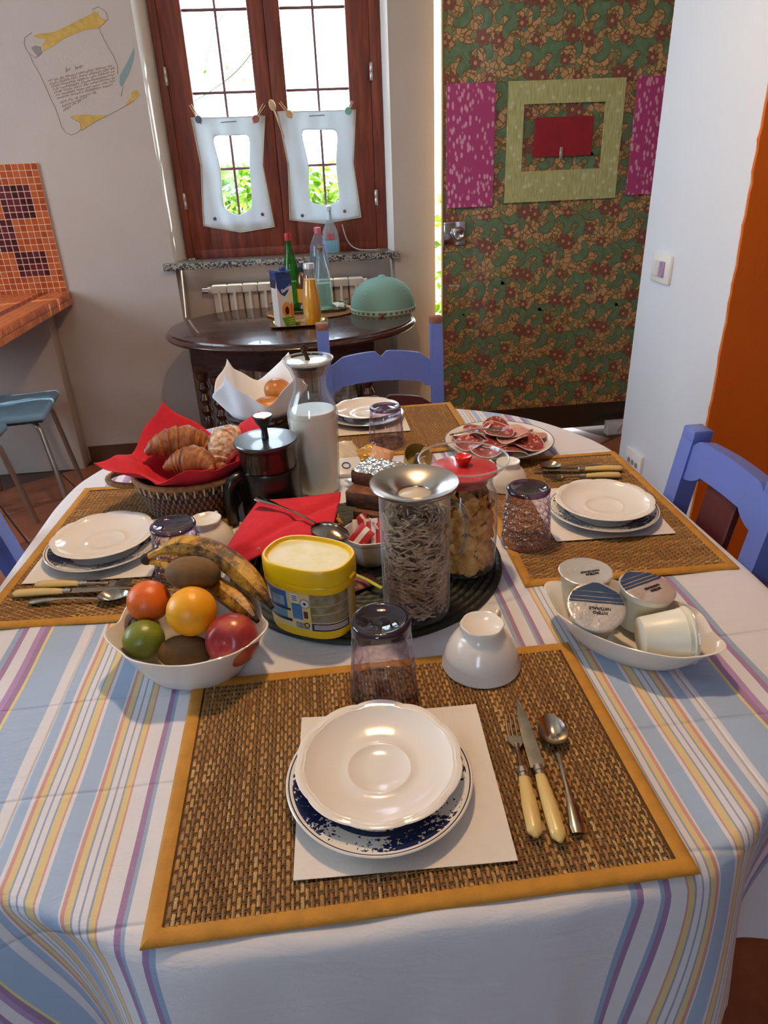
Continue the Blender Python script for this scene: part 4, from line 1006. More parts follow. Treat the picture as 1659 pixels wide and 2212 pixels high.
def tdisc(deg, z, r, mt, off, nm='label_logo'):
    m = MB(); th0 = math.radians(deg+6); vs = []
    def f(u, v):
        a = 2*PI*u; th = th0+math.cos(a)*r*v/.045; zz = z+math.sin(a)*r*v; g = (zz-.008)/.07*.002-.001; x, y = se(th, TA+g+off, TB+g+off); return (x, y, zz)
    m.grid(f, 20, 3); m.obj(nm, mt, body, smooth=60)
tdisc(281, .0585, .0075, mat('print_grey', '9a9a98', .4), .0008); tdisc(281, .0585, .0055, WHP, .0011); tdisc(281, .0585, .0022, NVY, .0014); tdisc(282, .0355-.0105, .004, NVY, .0012); tdisc(282, .0355-.0105, .0025, YP, .0015)
tpatch('label_panel', 296, 352, .030, .0735, GRN, .0006, 20); tpatch('label_band', 296, 352, .0165, .0285, NVY, .0007, 20)
for i in range(4): tpatch('label_line', 300, 349, .0195+i*.0020, .0205+i*.0020, WHP, .0010, 12)
for z in (.044, .057): tpatch('label_line', 297, 351, z, z+.0007, mat('print_cream', None), .0010, 16, .004)

# ---------------- cereal jars
CG = glass('clear_glass', 'fdfefd', 'd2dade', 1.3, 3.0, edge_glint=.42)
j1 = thing('cereal_jar', (.116, .796, VZ), 'tall glass pitcher of bran sticks with funnel shaped steel lid', 'jar')
m = MB(); m.lathe([(.042, 0), (.0455, .002), (.0462, .008), (.0465, .100), (.0465, .178), (.0485, .186), (.0465, .1865), (.0450, .180)], 72, cap0=True, cap1=False); m.obj('glass_body', CG, j1, smooth=50)
m = MB(); m.lathe([(.0475, .1835), (.0530, .187), (.0565, .1905), (.0578, .1930), (.0568, .1945), (.0535, .1938), (.047, .1925), (.036, .1885), (.028, .1840), (.0225, .1800), (.0212, .1790), (.0208, .1770)], 72, cap0=False, cap1=False); l1 = m.obj('steel_lid', mat('brushed_steel', 'b7b2aa', .24, 1.), j1, smooth=60)
m = MB(); m.lathe([(.0212, .1768), (.0195, .1778), (.001, .1778)], 40, cap0=True, cap1=True); m.obj('lid_centre', mat('lid_cream', 'c8bfae', .35, .3), l1)
hp = [(.046, .160), (.058, .164), (.068, .158), (.072, .140), (.071, .115), (.066, .095), (.060, .088)]
m = MB(); m.tube(bez([(p, 0, q) for p, q in hp], 20), .0055, 10, flat=.6); m.obj('handle', glass('handle_glass', 'e8edf0', 'b9c4ca', 1.3, 1.4, edge_glint=.5), j1, rot=rz(-8))
BR = NT('bran'); brc = BR.coord(); BR.base(BR.ramp(BR.noise(brc, 70, 2), [(.3, '8f735c'), (.5, 'b0937a'), (.75, 'cdb498')])); BR.set(Roughness=.75)
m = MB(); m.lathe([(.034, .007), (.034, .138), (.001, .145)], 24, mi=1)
for i in range(1750):
    th = R.uniform(0, 2*PI); rr = R.uniform(.0345, .0420); z = .008+.136*R.random()
    if R.random() < .12: rr = .043*math.sqrt(R.random()); z = R.uniform(.140, .150)
    c = Vector((rr*math.cos(th), rr*math.sin(th), z)); tg = Vector((-math.sin(th), math.cos(th), 0)); d = (tg*R.choice((-1, 1))+Vector((0, 0, 1))*R.gauss(0, .55)+Vector((math.cos(th), math.sin(th), 0))*R.uniform(-.25, .05)).normalized()
    L_ = R.uniform(.005, .0095); bow = Vector((math.cos(th), math.sin(th), 0))*-.0006+Vector((R.uniform(-1, 1), R.uniform(-1, 1), R.uniform(-1, 1)))*.0008
    pts = [c-d*L_, c+bow*-1, c+d*L_]
    pts = [p if math.hypot(p.x, p.y) < .0432 else Vector((p.x*.0432/math.hypot(p.x, p.y), p.y*.0432/math.hypot(p.x, p.y), p.z)) for p in pts]
    pts = [Vector((p.x, p.y, max(.007, p.z))) for p in pts]
    m.tube(pts, .00125, 5)
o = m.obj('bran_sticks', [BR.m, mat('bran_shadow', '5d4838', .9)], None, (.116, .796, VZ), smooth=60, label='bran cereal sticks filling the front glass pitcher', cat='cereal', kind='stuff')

j2 = thing('cereal_jar', (.204, .903, VZ), 'glass jar of corn flakes with a red knobbed lid', 'jar')
prof2 = [(.044, 0), (.049, .002), (.0505, .010), (.052, .06), (.0525, .105), (.050, .120), (.0445, .132), (.0425, .142), (.045, .152), (.055, .162), (.0635, .171), (.0655, .1755), (.0640, .1765), (.0615, .1715)]
m = MB(); m.lathe(prof2, 72, cap1=False); m.obj('glass_body', CG, j2, smooth=50)
RIMG = glass('rim_highlight_glass', 'f2f6f8', 'dfe8ee', 1.5, 1.5, edge_glint=.5, body='e4ecf0', bw=.25)  # whitish body paints a highlight along the glass rims
m = MB(); m.tube([(.0648*math.cos(2*PI*i/64), .0648*math.sin(2*PI*i/64), .1758) for i in range(64)], .0014, 8, closed=True); m.obj('glass_rim', RIMG, j2)
RL = mat('red_translucent_lid', 'b5303c', .22, coat=.5); RK = mat('red_knob', 'd8150e', .25, coat=.3)
m = MB(); m.lathe([(.036, .140), (.0395, .150), (.0485, .1570), (.0500, .1585), (.0490, .1600), (.030, .1640), (.012, .1655), (.001, .1655)], 64); rl = m.obj('lid', RL, j2, smooth=40)
m = MB(); m.lathe([(.0070, .164), (.0080, .168), (.0112, .173), (.0122, .178), (.0112, .1800), (.0085, .1780), (.001, .1770)], 32); m.obj('knob', RK, rl, smooth=50)
CF = NT('corn_flake'); cfc = CF.coord(); CF.base(CF.ramp(CF.noise(cfc, 55, 3), [(.3, 'a8621f'), (.5, 'd09647'), (.75, 'ecc384')])); CF.set(Roughness=.6)
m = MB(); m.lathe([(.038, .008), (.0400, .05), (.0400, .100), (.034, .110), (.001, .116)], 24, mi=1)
for i in range(480):
    th = R.uniform(0, 2*PI); z = .010+.108*R.random(); rr = (.0465 if z < .104 else .040)*R.uniform(.90, 1.0)
    if R.random() < .12: rr = .040*math.sqrt(R.random()); z = R.uniform(.108, .124)
    n_ = Vector((math.cos(th), math.sin(th), R.uniform(-.6, .9))).normalized(); u = n_.cross(Vector((R.uniform(-1, 1), R.uniform(-1, 1), R.uniform(-1, 1)))).normalized(); v = n_.cross(u); c = Vector((rr*math.cos(th), rr*math.sin(th), z)); s_ = R.uniform(.0065, .0115); cu_ = R.uniform(.15, .5)
    vs = []
    for a in (-1, 0, 1):
        for b in (-1, 0, 1):
            k = s_*(1 if abs(a)+abs(b) < 2 else .72); p = c+u*(a*k)+v*(b*k)-n_*(s_*cu_*(a*a+.5*b*b)); q = math.hypot(p.x, p.y)
            if q > .0486: p = Vector((p.x*.0486/q, p.y*.0486/q, p.z))
            vs.append(p)
    m.add(vs, [(0, 1, 4, 3), (1, 2, 5, 4), (3, 4, 7, 6), (4, 5, 8, 7)])
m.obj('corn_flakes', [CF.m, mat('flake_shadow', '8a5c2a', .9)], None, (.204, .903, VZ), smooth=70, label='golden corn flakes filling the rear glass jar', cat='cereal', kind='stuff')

# ---------------- french press
fp = thing('french_press', (-.094, 1.158, TZ), 'black french press coffee maker in front of the bread basket', 'french press')
BP = mat('black_plastic', '101214', .28, coat=.2)
m = MB(); m.lathe([(.050, 0), (.0545, .003), (.0550, .010), (.0548, .088), (.0535, .092), (.050, .092)], 64); m.obj('holder', BP, fp, smooth=40)
m = MB(); m.lathe([(.0505, .088), (.0512, .128), (.0530, .136)], 64, cap0=False, cap1=False); m.obj('beaker', glass('smoked_glass', 'e6e2de', 'b0aaa4', 1.2, 2.), fp, smooth=50)
m = MB(); m.lathe([(.0490, .085), (.0490, .128), (.001, .128)], 48); m.obj('coffee', mat('coffee', '2b1d16', .3, alt='4a382c', vscale=10), fp)
m = MB(); m.lathe([(.0535, .1345), (.0555, .136), (.0562, .1400), (.0550, .1425), (.042, .1432), (.020, .1436), (.0065, .1445), (.0055, .158), (.0060, .163), (.0125, .172), (.0172, .182), (.0175, .1845), (.0160, .1858), (.001, .1862)], 64); m.obj('lid', mat('satin_black_lid', '1b2024', .32, coat=.4, spec=.8), fp, smooth=35)
hh = [(.053, .083), (.070, .090), (.082, .082), (.085, .060), (.083, .030), (.082, .006)]
m = MB(); m.tube(bez([(p, 0, q) for p, q in hh], 22), .0095, 12, flat=1.2); m.obj('handle', BP, fp, rot=rz(212))
m = MB(); m.tube([(.050, -.006, .137), (.062, 0, .141), (.050, .006, .137)], .004, 8); m.obj('spout', CG, fp, rot=rz(20))

# ---------------- milk carafe
mc = thing('milk_carafe', (-.008, 1.232, TZ), 'glass carafe of milk with cork stopper', 'carafe')
cp = [(.034, 0), (.0395, .002), (.0405, .008)]
for i in range(22): cp.append((.0408+.0009*abs(math.sin(PI*i/2.2))+.0002*i, .010+i*.0052))
cp += [(.0455, .130), (.0472, .143), (.0465, .155), (.0425, .168), (.0360, .181), (.0310, .193), (.0292, .205), (.0305, .217), (.0355, .231), (.0425, .243), (.0452, .248), (.0445, .2495)]
m = MB(); m.lathe(cp, 72, cap1=False); m.lathe([(r-.003, z+.002) for r, z in cp[-12:]], 72, cap0=False, cap1=False); m.obj('glass_body', CG, mc, smooth=60)
m = MB(); m.tube([(.0448*math.cos(2*PI*i/56), .0448*math.sin(2*PI*i/56), .2490) for i in range(56)], .0016, 8, closed=True); m.obj('glass_rim', RIMG, mc)
mp = [(max(.001, r-.0028), z+.003) for r, z in cp if z < .150]
m = MB(); m.lathe(mp+[(.0420, .158), (.0415, .1592), (.001, .1594)], 72); m.obj('milk', mat('milk', 'f4ead8', .35), mc, smooth=60)
m = MB(); m.lathe([(.0262, .221), (.0305, .2335), (.0300, .2345), (.001, .2345)], 40); st_ = m.obj('cork', mat('cork', '8a6442', .85, alt='6b4a30', vscale=90, bump=.5, bscale=150), mc, smooth=35)
m = MB(); m.lathe([(.037, .241), (.039, .2425), (.0388, .2455), (.036, .2465), (.001, .2467)], 56); m.lathe([(.010, .234), (.010, .242)], 20); m.obj('lid_disc', mat('pale_enamel_lid', 'c9d6da', .15, .3), mc, smooth=40)
m = MB(); m.tube([(0, 0, .246), (-.002, 0, .254), (-.006, 0, .262), (-.004, 0, .268)], lambda s: .0045-.001*math.sin(6*s), 10); m.tube([(-.012, .0, .268), (-.005, 0, .272), (.003, 0, .266)], .003, 8); m.obj('knob', mat('bronze_knob', '3a2a1c', .45, .5), mc); mc.scale = (1, 1, 1.045)

# ---------------- bread basket with red napkin and croissants
bb = thing('bread_basket', (-.240, 1.210, MZ), 'striped woven bread basket with handles and croissants', 'basket')
bk_ = NT('basket_weave'); bkc = bk_.coord(); bx_, by_, bz_ = bk_.xyz(bkc); ba = bk_.math('MULTIPLY', bk_.math('ARCTAN2', by_, bx_), 52/(2*PI))
rowi = bk_.math('FLOOR', bk_.math('DIVIDE', bz_, .0098)); chk = bk_.math('GREATER_THAN', bk_.math('FRACT', bk_.math('ADD', ba, bk_.math('MULTIPLY', rowi, .5))), .62)
dark = bk_.ramp(bk_.math('DIVIDE', rowi, 8), [(0, '2a1d1c'), (.2, '4a2025'), (.45, '1c1a2a'), (.7, '401a20'), (.85, '151519')], 'CONSTANT')
bk_.base(bk_.mix(chk, dark, lin('8a6a48'))); bk_.set(Roughness=.7)
RX, RY, BH = .103, .092, .068; m = MB(); prof = [(.80, 0.)]
for i in range(7*4+1): z = BH*i/28; prof.append((.82+.18*(z/BH)+.016*abs(math.sin(PI*i/4)), z))
inner = [(.95, BH), (.80, .006), (.01, .005)]
vs = []; fs = []; seg = 104; pf = prof+inner
for i, (r, z) in enumerate(pf):
    for j in range(seg):
        th = 2*PI*j/seg; q = r+(.006*math.cos(52*th+(i//4)*PI) if 0 < i < len(prof) else 0); vs.append((RX*q*math.cos(th), RY*q*math.sin(th), z))
for i in range(len(pf)-1):
    for j in range(seg): fs.append((i*seg+j, i*seg+(j+1) % seg, (i+1)*seg+(j+1) % seg, (i+1)*seg+j))
fs += [tuple(range(seg-1, -1, -1)), tuple((len(pf)-1)*seg+j for j in range(seg))]
m.add(vs, fs); m.obj('basket_body', bk_.m, bb, smooth=60)
STRAW = mat('straw_rim', '9a7145', .75, alt='7d5734', vscale=120, bump=.4, bscale=200); PALE = mat('pale_stitch', 'c9b48a', .8)
m = MB(); m.tube([(RX*1.0*math.cos(2*PI*i/64), RY*1.0*math.sin(2*PI*i/64), BH+.003) for i in range(64)], .0055, 10, closed=True); m.obj('rim', STRAW, bb)
for i in range(40):
    th = 2*PI*i/40; m = MB(); c, s = math.cos(th), math.sin(th)
    m.tube([(RX*1.035*c, RY*1.035*s, BH+.002), (RX*1.03*c, RY*1.03*s, BH-.006), (RX*1.01*c, RY*1.01*s, BH-.014)], .0016, 6); m.obj('stitch', PALE, bb)
for a in (184, 4):
    m = MB(); q_ = 0 if a > 90 else 1; pts = bez([(.098, .034, BH-.004), (.165-.06*q_, .040, BH+.004+.03*q_), (.165-.06*q_, -.040, BH+.004+.03*q_), (.098, -.034, BH-.004)], 26); m.tube(pts, .0055, 10); m.obj('handle', STRAW, bb, rot=rz(a))
def napkin_drape(name, center, rb, zr, depth, size, rot, mt, label, tips, flare=.55, wob=.008, ell=1., edge=.10, tuck=None):
    """square napkin pressed into a bowl-shaped basket; tips: rise of the four corners"""
    def f(u, v):
        a, b = (u-.5)*size, (v-.5)*size; th = math.atan2(b, a); rho = math.hypot(a, b)
        if rho < rb: t = rho/rb; r = rho*.96; z = -depth*(1-t**3)
        else:
            e = rho-rb; k = (th/(PI/2)-.5); q = int(math.floor(th/(PI/2))) % 4
            w = abs(math.sin(2*th))**1.5; e *= (1-.62*w) if q == tuck else 1; rise = tips[q]*w+edge*(1-w)
            r = rb*.96+e*flare*math.cos(rise*1.1); z = e*math.sin(min(1.45, rise*1.35))
            z += wob*math.sin(th*7+q)*min(1, e/.03); r += wob*.7*math.cos(th*9+1)*min(1, e/.03)
        return (r*math.cos(th), r*math.sin(th)*ell, z+zr)
    m = MB(); m.grid(f, 56, 56); return m.obj(name, mt, None, center, rz(rot), smooth=100, thick=.0009, label=label, cat='napkin')
REDN = mat('red_paper', 'b01a2c', .85); REDN2 = mat('red_napkin', 'c41f33', .88, var=.12, vscale=60, bump=.3, bscale=400)
napkin_drape('red_napkin', (-.240, 1.210, MZ), .090, BH+.008, .045, .275, -22, REDN2, 'red paper napkin lining the croissant basket', [.7, .95, .35, .75], .85, .005, .9, .34, 3)
def croissant(name, loc, rot, L, r, mt, label, bend=.9):
    m = MB(); n = 54; path = []; 
    for i in range(n+1):
        s = i/n*2-1; a = s*bend; path.append((L*math.sin(a)/bend, -L*(1-math.cos(a))/bend*.9, 0))
    def rad(t):
        s = abs(t*2-1); base_ = r*(1-s**1.8*.86); k = (t*2-1)*5.2; st = (abs(k) % 1); return base_*(1.06-.16*st)
    m.tube(path, rad, 20, flat=.86); return m.obj(name, mt, None, loc, rot, smooth=50, label=label, cat='croissant')
CRO = NT('croissant_crust'); crc = CRO.coord(); CRO.base(CRO.ramp(CRO.noise(CRO.mapping(crc, (3.2, 1, 1)), 38, 5, .6, .8), [(.25, '4a260d'), (.45, '754118'), (.65, '9c6428'), (.85, 'c89a5c')])); CRO.set(Roughness=.5); CRO.bump(CRO.noise(CRO.mapping(crc, (6, 1, 1)), 60, 4), .5, .003)
CRS = mat('sugared_crust', '9a6a3c', .6, alt='e6d6c0', vscale=95, bump=.5, bscale=120)
croissant('croissant', (-.250, 1.257, .872), (math.radians(70), math.radians(18), math.radians(10)), .080, .034, CRO.m, 'large flaky croissant at the back of the red napkin basket')
croissant('croissant', (-.232, 1.190, .862), (math.radians(25), math.radians(-4), math.radians(-25)), .058, .030, CRO.m, 'small glossy croissant at the front of the red napkin basket')
croissant('croissant', (-.178, 1.245, .868), (math.radians(55), math.radians(-25), math.radians(60)), .060, .030, CRS, 'sugar dusted croissant nearest the french press')

# ---------------- white napkin basket with rolls
wb = thing('bread_basket', (-.125, 1.560, MZ), 'dark openwork wicker basket under a white napkin', 'basket')
WK = mat('dark_wicker', '2c1a13', .6, var=.3, vscale=90)
def wr(z): return .052+.030*(z/.062)
for z in (.002, .046, .062):
    m = MB(); m.tube([(wr(z)*math.cos(2*PI*i/48), wr(z)*math.sin(2*PI*i/48), z) for i in range(48)], .004, 8, closed=True); m.obj('hoop', WK, wb)
for i in range(22):
    for s in (1, -1):
        m = MB(); th = 2*PI*i/22; m.tube([(wr(z)*math.cos(th+s*k*.16), wr(z)*math.sin(th+s*k*.16), z) for k, z in [(k, .062*k/4) for k in range(5)]], .0022, 6); m.obj('cane', WK, wb)
m = MB(); m.lathe([(.05, 0), (.05, .003), (.001, .003)], 40); m.obj('basket_base', WK, wb)
WN = mat('white_table_napkin', 'e3e8f0', .9)
napkin_drape('white_napkin', (-.125, 1.560, MZ), .078, .066, .040, .270, 8, WN, 'white napkin with raised corners lining the dark wicker basket', [.95, 1.25, 1.1, .9], .75, .004, 1., .62)
ROLL = NT('roll_crust'); rcc = ROLL.coord(); ROLL.base(ROLL.ramp(ROLL.noise(rcc, 16, 3), [(.3, '8e4f1c'), (.55, 'b87632'), (.8, 'd6a765')])); ROLL.set(Roughness=.35)
def roll(loc, r, rot, label):
    m = MB(); m.ball((0, 0, 0), r, 26, 16, lambda th, ph: 1-.05*math.exp(-(math.sin(th)/.12)**2)*max(0, math.sin(ph))); m.obj('bread_roll', ROLL.m, None, loc, rot, smooth=80, label=label, cat='bread roll')
roll((-.085, 1.595, .862), (.040, .030, .030), (0, .5, .9), 'shiny bread roll standing at the back of the white napkin basket')
roll((-.108, 1.540, .843), (.040, .031, .024), (0, 0, .2), 'golden bread roll at the front of the white napkin basket')

# ---------------- salami plate
sp_ = thing('salami_plate', (.386, 1.365, TZ+.004), 'white round platter of sliced salami by the far right table edge', 'platter')
m = MB(); m.lathe([(.07, 0), (.075, 0), (.080, .004), (.105, .016), (.116, .0205), (.1165, .0215), (.1155, .0225), (.104, .0190), (.080, .0085), (.001, .0075)], 80); m.obj('dish', CER, sp_, smooth=60)
m = MB(); m.tube([(.1160*math.cos(2*PI*i/72), .1160*math.sin(2*PI*i/72), .0222) for i in range(72)], .0009, 6, closed=True); m.obj('rim_line', mat('plate_navy', '1f2f63', .2), sp_)
sl = NT('salami'); slc = sl.coord(); vv = sl.n('ShaderNodeTexVoronoi'); sl.l(slc, vv.inputs['Vector']); vv.inputs['Scale'].default_value = 190
fat = sl.ramp(sl.xyz(vv.outputs['Color'])[0], [(0, '8a332e'), (.45, '96423a'), (.72, 'cf9f95'), (.88, '722624')], 'CONSTANT'); sl.base(fat); sl.set(Roughness=.3)
rind = mat('salami_rind', 'c9b8b0', .5); HAM = mat('cured_ham', 'b5655a', .35, alt='d9a596', vscale=40)
def slice_(loc, rot, r, fold, label, mt, group):
    t = thing('salami_slice', loc, label, 'salami', group, rot)
    def f(u, v):
        a = 2*PI*u; q = r*v; x, y = q*math.cos(a), q*math.sin(a); return (x, y, .0012+fold*(x*x-.4*y*y)/r+.0022*math.sin(a*3+1)*v*v)
    m = MB(); m.grid(f, 30, 5); m.grid(lambda u, v: tuple(Vector(f(1-u, v))-Vector((0, 0, .0014))), 30, 5); m.obj('meat', mt, t, smooth=80)
    m = MB(); m.tube([f(i/30, 1.0) for i in range(30)], .0011, 6, closed=True); m.obj('rind', rind, t)
k = 0
for ring, n_ in ((.072, 9), (.036, 5), (0, 1)):
    for i in range(n_):
        th = 2*PI*i/n_+ring*9; loc = (.386+ring*math.cos(th), 1.365+ring*math.sin(th), TZ+.026+.004*(ring == .036)+.009*(ring == 0)+R.uniform(0, .004))
        slice_(loc, (R.uniform(-.22, .22), R.uniform(-.22, .22), R.uniform(0, 6)), R.uniform(.029, .036), R.choice((.1, .2, -.15, .35)), 'thin salami slice lying on the white platter', sl.m if R.random() < .7 else HAM, 'salami slices on the platter')
tg_ = thing('serving_fork', (.290, 1.385, TZ+.034), 'steel serving tongs lying across the salami', 'tongs', None, rz(-93))
for s in (-1, 1):
    m = MB(); m.tube([(s*.004, .0, .002), (s*.009, .05, .008), (s*.010, .10, .006), (s*.013, .135, .002)], lambda t: .0022+.0012*t, 8, flat=.5); m.obj('arm', STL, tg_)
m = MB(); m.tube([(-.004, 0, .002), (0, -.006, .002), (.004, 0, .002)], .0025, 8); m.obj('spring', STL, tg_)

# ---------------- small basket hidden by a red napkin, with the serving spoon on it
tb2 = thing('toast_basket', (-.060, 1.000, VZ), 'small dark basket with scalloped wooden rim under a red napkin', 'basket')
m = MB(); m.lathe([(.052, 0), (.056, .001), (.078, .036), (.0785, .038), (.075, .037), (.052, .004), (.001, .004)], 60); m.obj('basket_body', mat('black_wicker', '1b1614', .7, var=.3, vscale=80), tb2, smooth=50)
m = MB(); m.tube([((.079+.004*math.cos(20*2*PI*i/120))*math.cos(2*PI*i/120), (.079+.004*math.cos(20*2*PI*i/120))*math.sin(2*PI*i/120), .038+.003*math.sin(20*2*PI*i/120)) for i in range(120)], .0042, 8, closed=True); m.obj('rim', mat('honey_wood', 'b3762c', .5, var=.2, vscale=50), tb2)
def fold(u, v):
    # folded napkin lying over the basket, creased along the diagonal; the left tip hangs down
    P00, P10, P11, P01 = Vector((-.168, .925, .815)), Vector((.004, .925, .820)), Vector((.030, 1.090, .822)), Vector((-.112, 1.088, .820))
    p = P00.lerp(P10, u).lerp(P01.lerp(P11, u), v)
    hump = .010*math.sin(PI*u)*math.sin(PI*v)
    d = max(0, .22-u)*(1-v); crease = .010*math.exp(-((u-v-.15)/.10)**2)
    return (p.x, p.y-.006*math.sin(PI*u), p.z+hump-crease*.6-.22*d*d*1.6-.02*max(0, .12-v)/.12*(.6+.4*math.sin(u*9)))
m = MB(); m.grid(fold, 44, 40); m.obj('red_napkin', REDN2, None, smooth=100, thick=.0016, label='folded red napkin covering the small basket behind the yellow tub', cat='napkin')
bs = thing('serving_spoon', (-.112, 1.058, .835), 'large spoon lying face down on the red napkin', 'spoon', None, (math.radians(-3), 0, math.radians(head(-.112, 1.058, .022, .922))))
spoon_parts(bs, .205, .070, .0225, mat('dark_silver', '8d8074', .16, 1., var=.2, vscale=40), -1)

# ---------------- sugar bowl with packets
sb = thing('sugar_bowl', (.066, .938, VZ), 'small octagonal white bowl full of sugar packets', 'bowl')
def octa(th, i, r, z): 
    a = ((th+PI/8) % (PI/4))-PI/8; return (r*math.cos(PI/8)/math.cos(a)*.6+r*.4, z)
m = MB(); m.lathe([(.024, 0), (.027, .002), (.034, .018), (.041, .038), (.0445, .050), (.0448, .0515), (.0432, .052), (.0395, .040), (.032, .018), (.022, .006), (.001, .005)], 80, octa); bo = m.obj('body', CER, sb, smooth=40)
m = MB(); m.tube([(octa(2*PI*i/64, 0, .0425, 0)[0]*math.cos(2*PI*i/64), octa(2*PI*i/64, 0, .0425, 0)[0]*math.sin(2*PI*i/64), .0445) for i in range(64)], .0009, 6, closed=True); m.obj('rim_line', mat('sage_line', '5f7566', .3), sb)
SUG = mat('sugar_red', 'a5182a', .5); SUGW = mat('sugar_white', 'dcd6d2', .6)
def packet(name, loc, rot, s, c1, c2, label, cat, group=None, stripe=True):
    t = thing(name, loc, label, cat, group, rot)
    def f(u, v, o_=0):
        e = 1-max(abs(u-.5), abs(v-.5))*2; return ((u-.5)*s[0], (v-.5)*s[1], (s[2]*min(1, e*2.4)**.6)*(1 if o_ == 0 else -1))
    m = MB(); m.grid(lambda u, v: f(u, v), 12, 12); m.grid(lambda u, v: f(1-u, v, 1), 12, 12); m.obj('sachet', c1, t, smooth=60)
    if stripe:
        m = MB(); m.grid(lambda u, v: tuple(Vector(f(.36+.28*u, v))+Vector((0, 0, .0004))), 4, 12); m.grid(lambda u, v: tuple(Vector(f(.64-.28*u, v, 1))-Vector((0, 0, .0004))), 4, 12); m.obj('band', c2, t, smooth=60)
    return t
for i, (dx, dy, dz, rx, ry, rzz) in enumerate(((-.012, .004, .046, 60, 12, 20), (.006, -.008, .049, 48, -18, -28), (-.004, .016, .050, 62, 6, 60), (.016, .010, .047, 55, -10, 110), (-.018, -.010, .044, 50, 22, -50), (.0, .0, .040, 20, 30, 10), (.018, -.004, .050, 66, -5, -5))):
    packet('sugar_packet', (.066+dx, .938+dy, VZ+dz), (math.radians(rx), math.radians(ry), math.radians(rzz)), (.030, .046, .0025), SUG if i % 3 else SUGW, SUGW if i % 3 else SUG, 'red and white sugar sachet in the octagonal bowl', 'sugar sachet', 'sugar sachets')
packet('jam_sachet', (.040, .868, VZ+.004), (0, 0, math.radians(25)), (.055, .036, .004), mat('jam_dark', '35141c', .4), mat('jam_pink', '7a3a48', .4), 'dark red jam sachet beneath the sugar bowl on the trivet', 'sachet')
m = MB(); m.tube([(.030, .872, VZ+.020), (.052, .855, VZ+.016), (.072, .838, VZ+.010)], .0032, 8, flat=.6); m.obj('tea_stick', mat('lime_stick', '9aa02e', .5), None, smooth=60, label='yellow green stick sachet leaning on the dark jam sachet', cat='stick')

# ---------------- stack of dark bread blocks with a foil packet
RYE = NT('dark_rye'); ryc = RYE.coord(); RYE.base(RYE.ramp(RYE.noise(RYE.mapping(ryc, (1, 1, 3)), 45, 5, .65), [(.3, '3a2014'), (.5, '5a3522'), (.75, '7d5236')])); RYE.set(Roughness=.6); RYE.bump(RYE.noise(ryc, 160, 4), .5, .002)
for i, (x, y, z, a, d, lb) in enumerate(((.098, 1.050, .0175, -34, (.085, .060, .034), 'bottom dark brown cake block of the stack'), (.090, 1.072, .0495, -28, (.090, .062, .029), 'middle dark brown cake block of the stack'), (.098, 1.098, .0755, -36, (.078, .060, .022), 'top dark brown cake block under the silver foil'))):
    m = MB(); m.rbox((0, 0, 0), d, .0025, 2); m.obj('cake_block', RYE.m, None, (x, y, VZ+z), rz(a), smooth=30, label=lb+' on the trivet', cat='cake')
FO = mat('crinkled_foil', 'd5dade', .2, .9, bump=1.0, bscale=45, bdist=.006)
def foil(u, v):
    x, y = (u-.5)*.082, (v-.5)*.064; e = max(abs(u-.5), abs(v-.5))*2
    return (x, y, .006*(1-e**5)+.0022*math.sin(u*23+v*9)*math.cos(v*19-u*5))
m = MB(); m.grid(foil, 30, 26); m.grid(lambda u, v: ((.5-u)*.08, (v-.5)*.062, -.0005), 4, 4); m.obj('foil_packet', FO, None, (.101, 1.100, VZ+.0875), rz(-36), smooth=100, label='crinkled silver foil packet on top of the cake blocks', cat='foil')

# ---------------- small packets and honey cup at the far middle
hc = thing('honey_cup', (.195, 1.330, TZ), 'tilted olive gold paper cup with sticks beside the far tumbler', 'cup', None, (math.radians(38), 0, math.radians(20)))
m = MB(); m.lathe([(.018, 0), (.024, .002), (.030, .030), (.0305, .031), (.0295, .031), (.023, .004), (.001, .003)], 40); m.obj('body', mat('olive_gold', '9a8748', .4, .2, var=.2, vscale=30), hc, smooth=50)
for i, (a, b) in enumerate(((-.2, .1), (.25, -.1), (.05, .3))):
    m = MB(); m.rbox((0, 0, .028), (.007, .003, .046), .001, 1, M=Matrix.Rotation(a, 4, 'Y') @ Matrix.Rotation(b, 4, 'X')); m.obj('stick', mat('lilac_stick_%d' % (i % 2), ('a79fc4', 'd0a24a')[i % 2], .4), hc)
OLV = mat('olive_wrapper', 'a39350', .4, .15, var=.2, vscale=50, bump=.6, bscale=60, bdist=.004); CLR = mat('cellophane', 'd9d2c4', .2, bump=.6, bscale=50, bdist=.004); GLD = mat('gold_wrapper', 'b98c3e', .3, .3, bump=.6, bscale=60, bdist=.004)
def pillow(name, loc, rot, s, mt, label):
    m = MB()
    def f(u, v, sg=1):
        e = 1-max(abs(u-.5), abs(v-.5))*2; return ((u-.5)*s[0], (v-.5)*s[1], sg*s[2]*min(1, e*2)**.5*(1+.25*math.sin(u*15+v*11)))
    m.grid(lambda u, v: f(u, v), 16, 16); m.grid(lambda u, v: f(1-u, v, -1), 16, 16); return m.obj(name, mt, None, loc, rot, smooth=90, label=label, cat='packet')
pillow('biscuit_packet', (.180, 1.262, TZ+.010), (.1, .05, -.4), (.070, .045, .007), OLV, 'olive wrapped biscuit packet between foil and red lid')
pillow('biscuit_packet', (.098, 1.372, TZ+.014), (.35, -.3, .3), (.050, .040, .008), GLD, 'gold wrapped sweet left of the far tumbler')
pillow('biscuit_packet', (.128, 1.345, TZ+.016), (.9, .2, -.5), (.050, .036, .006), mat('pink_wrapper', 'c2906f', .35, bump=.6, bscale=60), 'pinkish wrapped sweet in front of the far tumbler')
pillow('biscuit_packet', (.052, 1.372, TZ+.020), (.6, .2, .6), (.075, .060, .010), CLR, 'clear wrapped rusk packet beside the milk carafe')
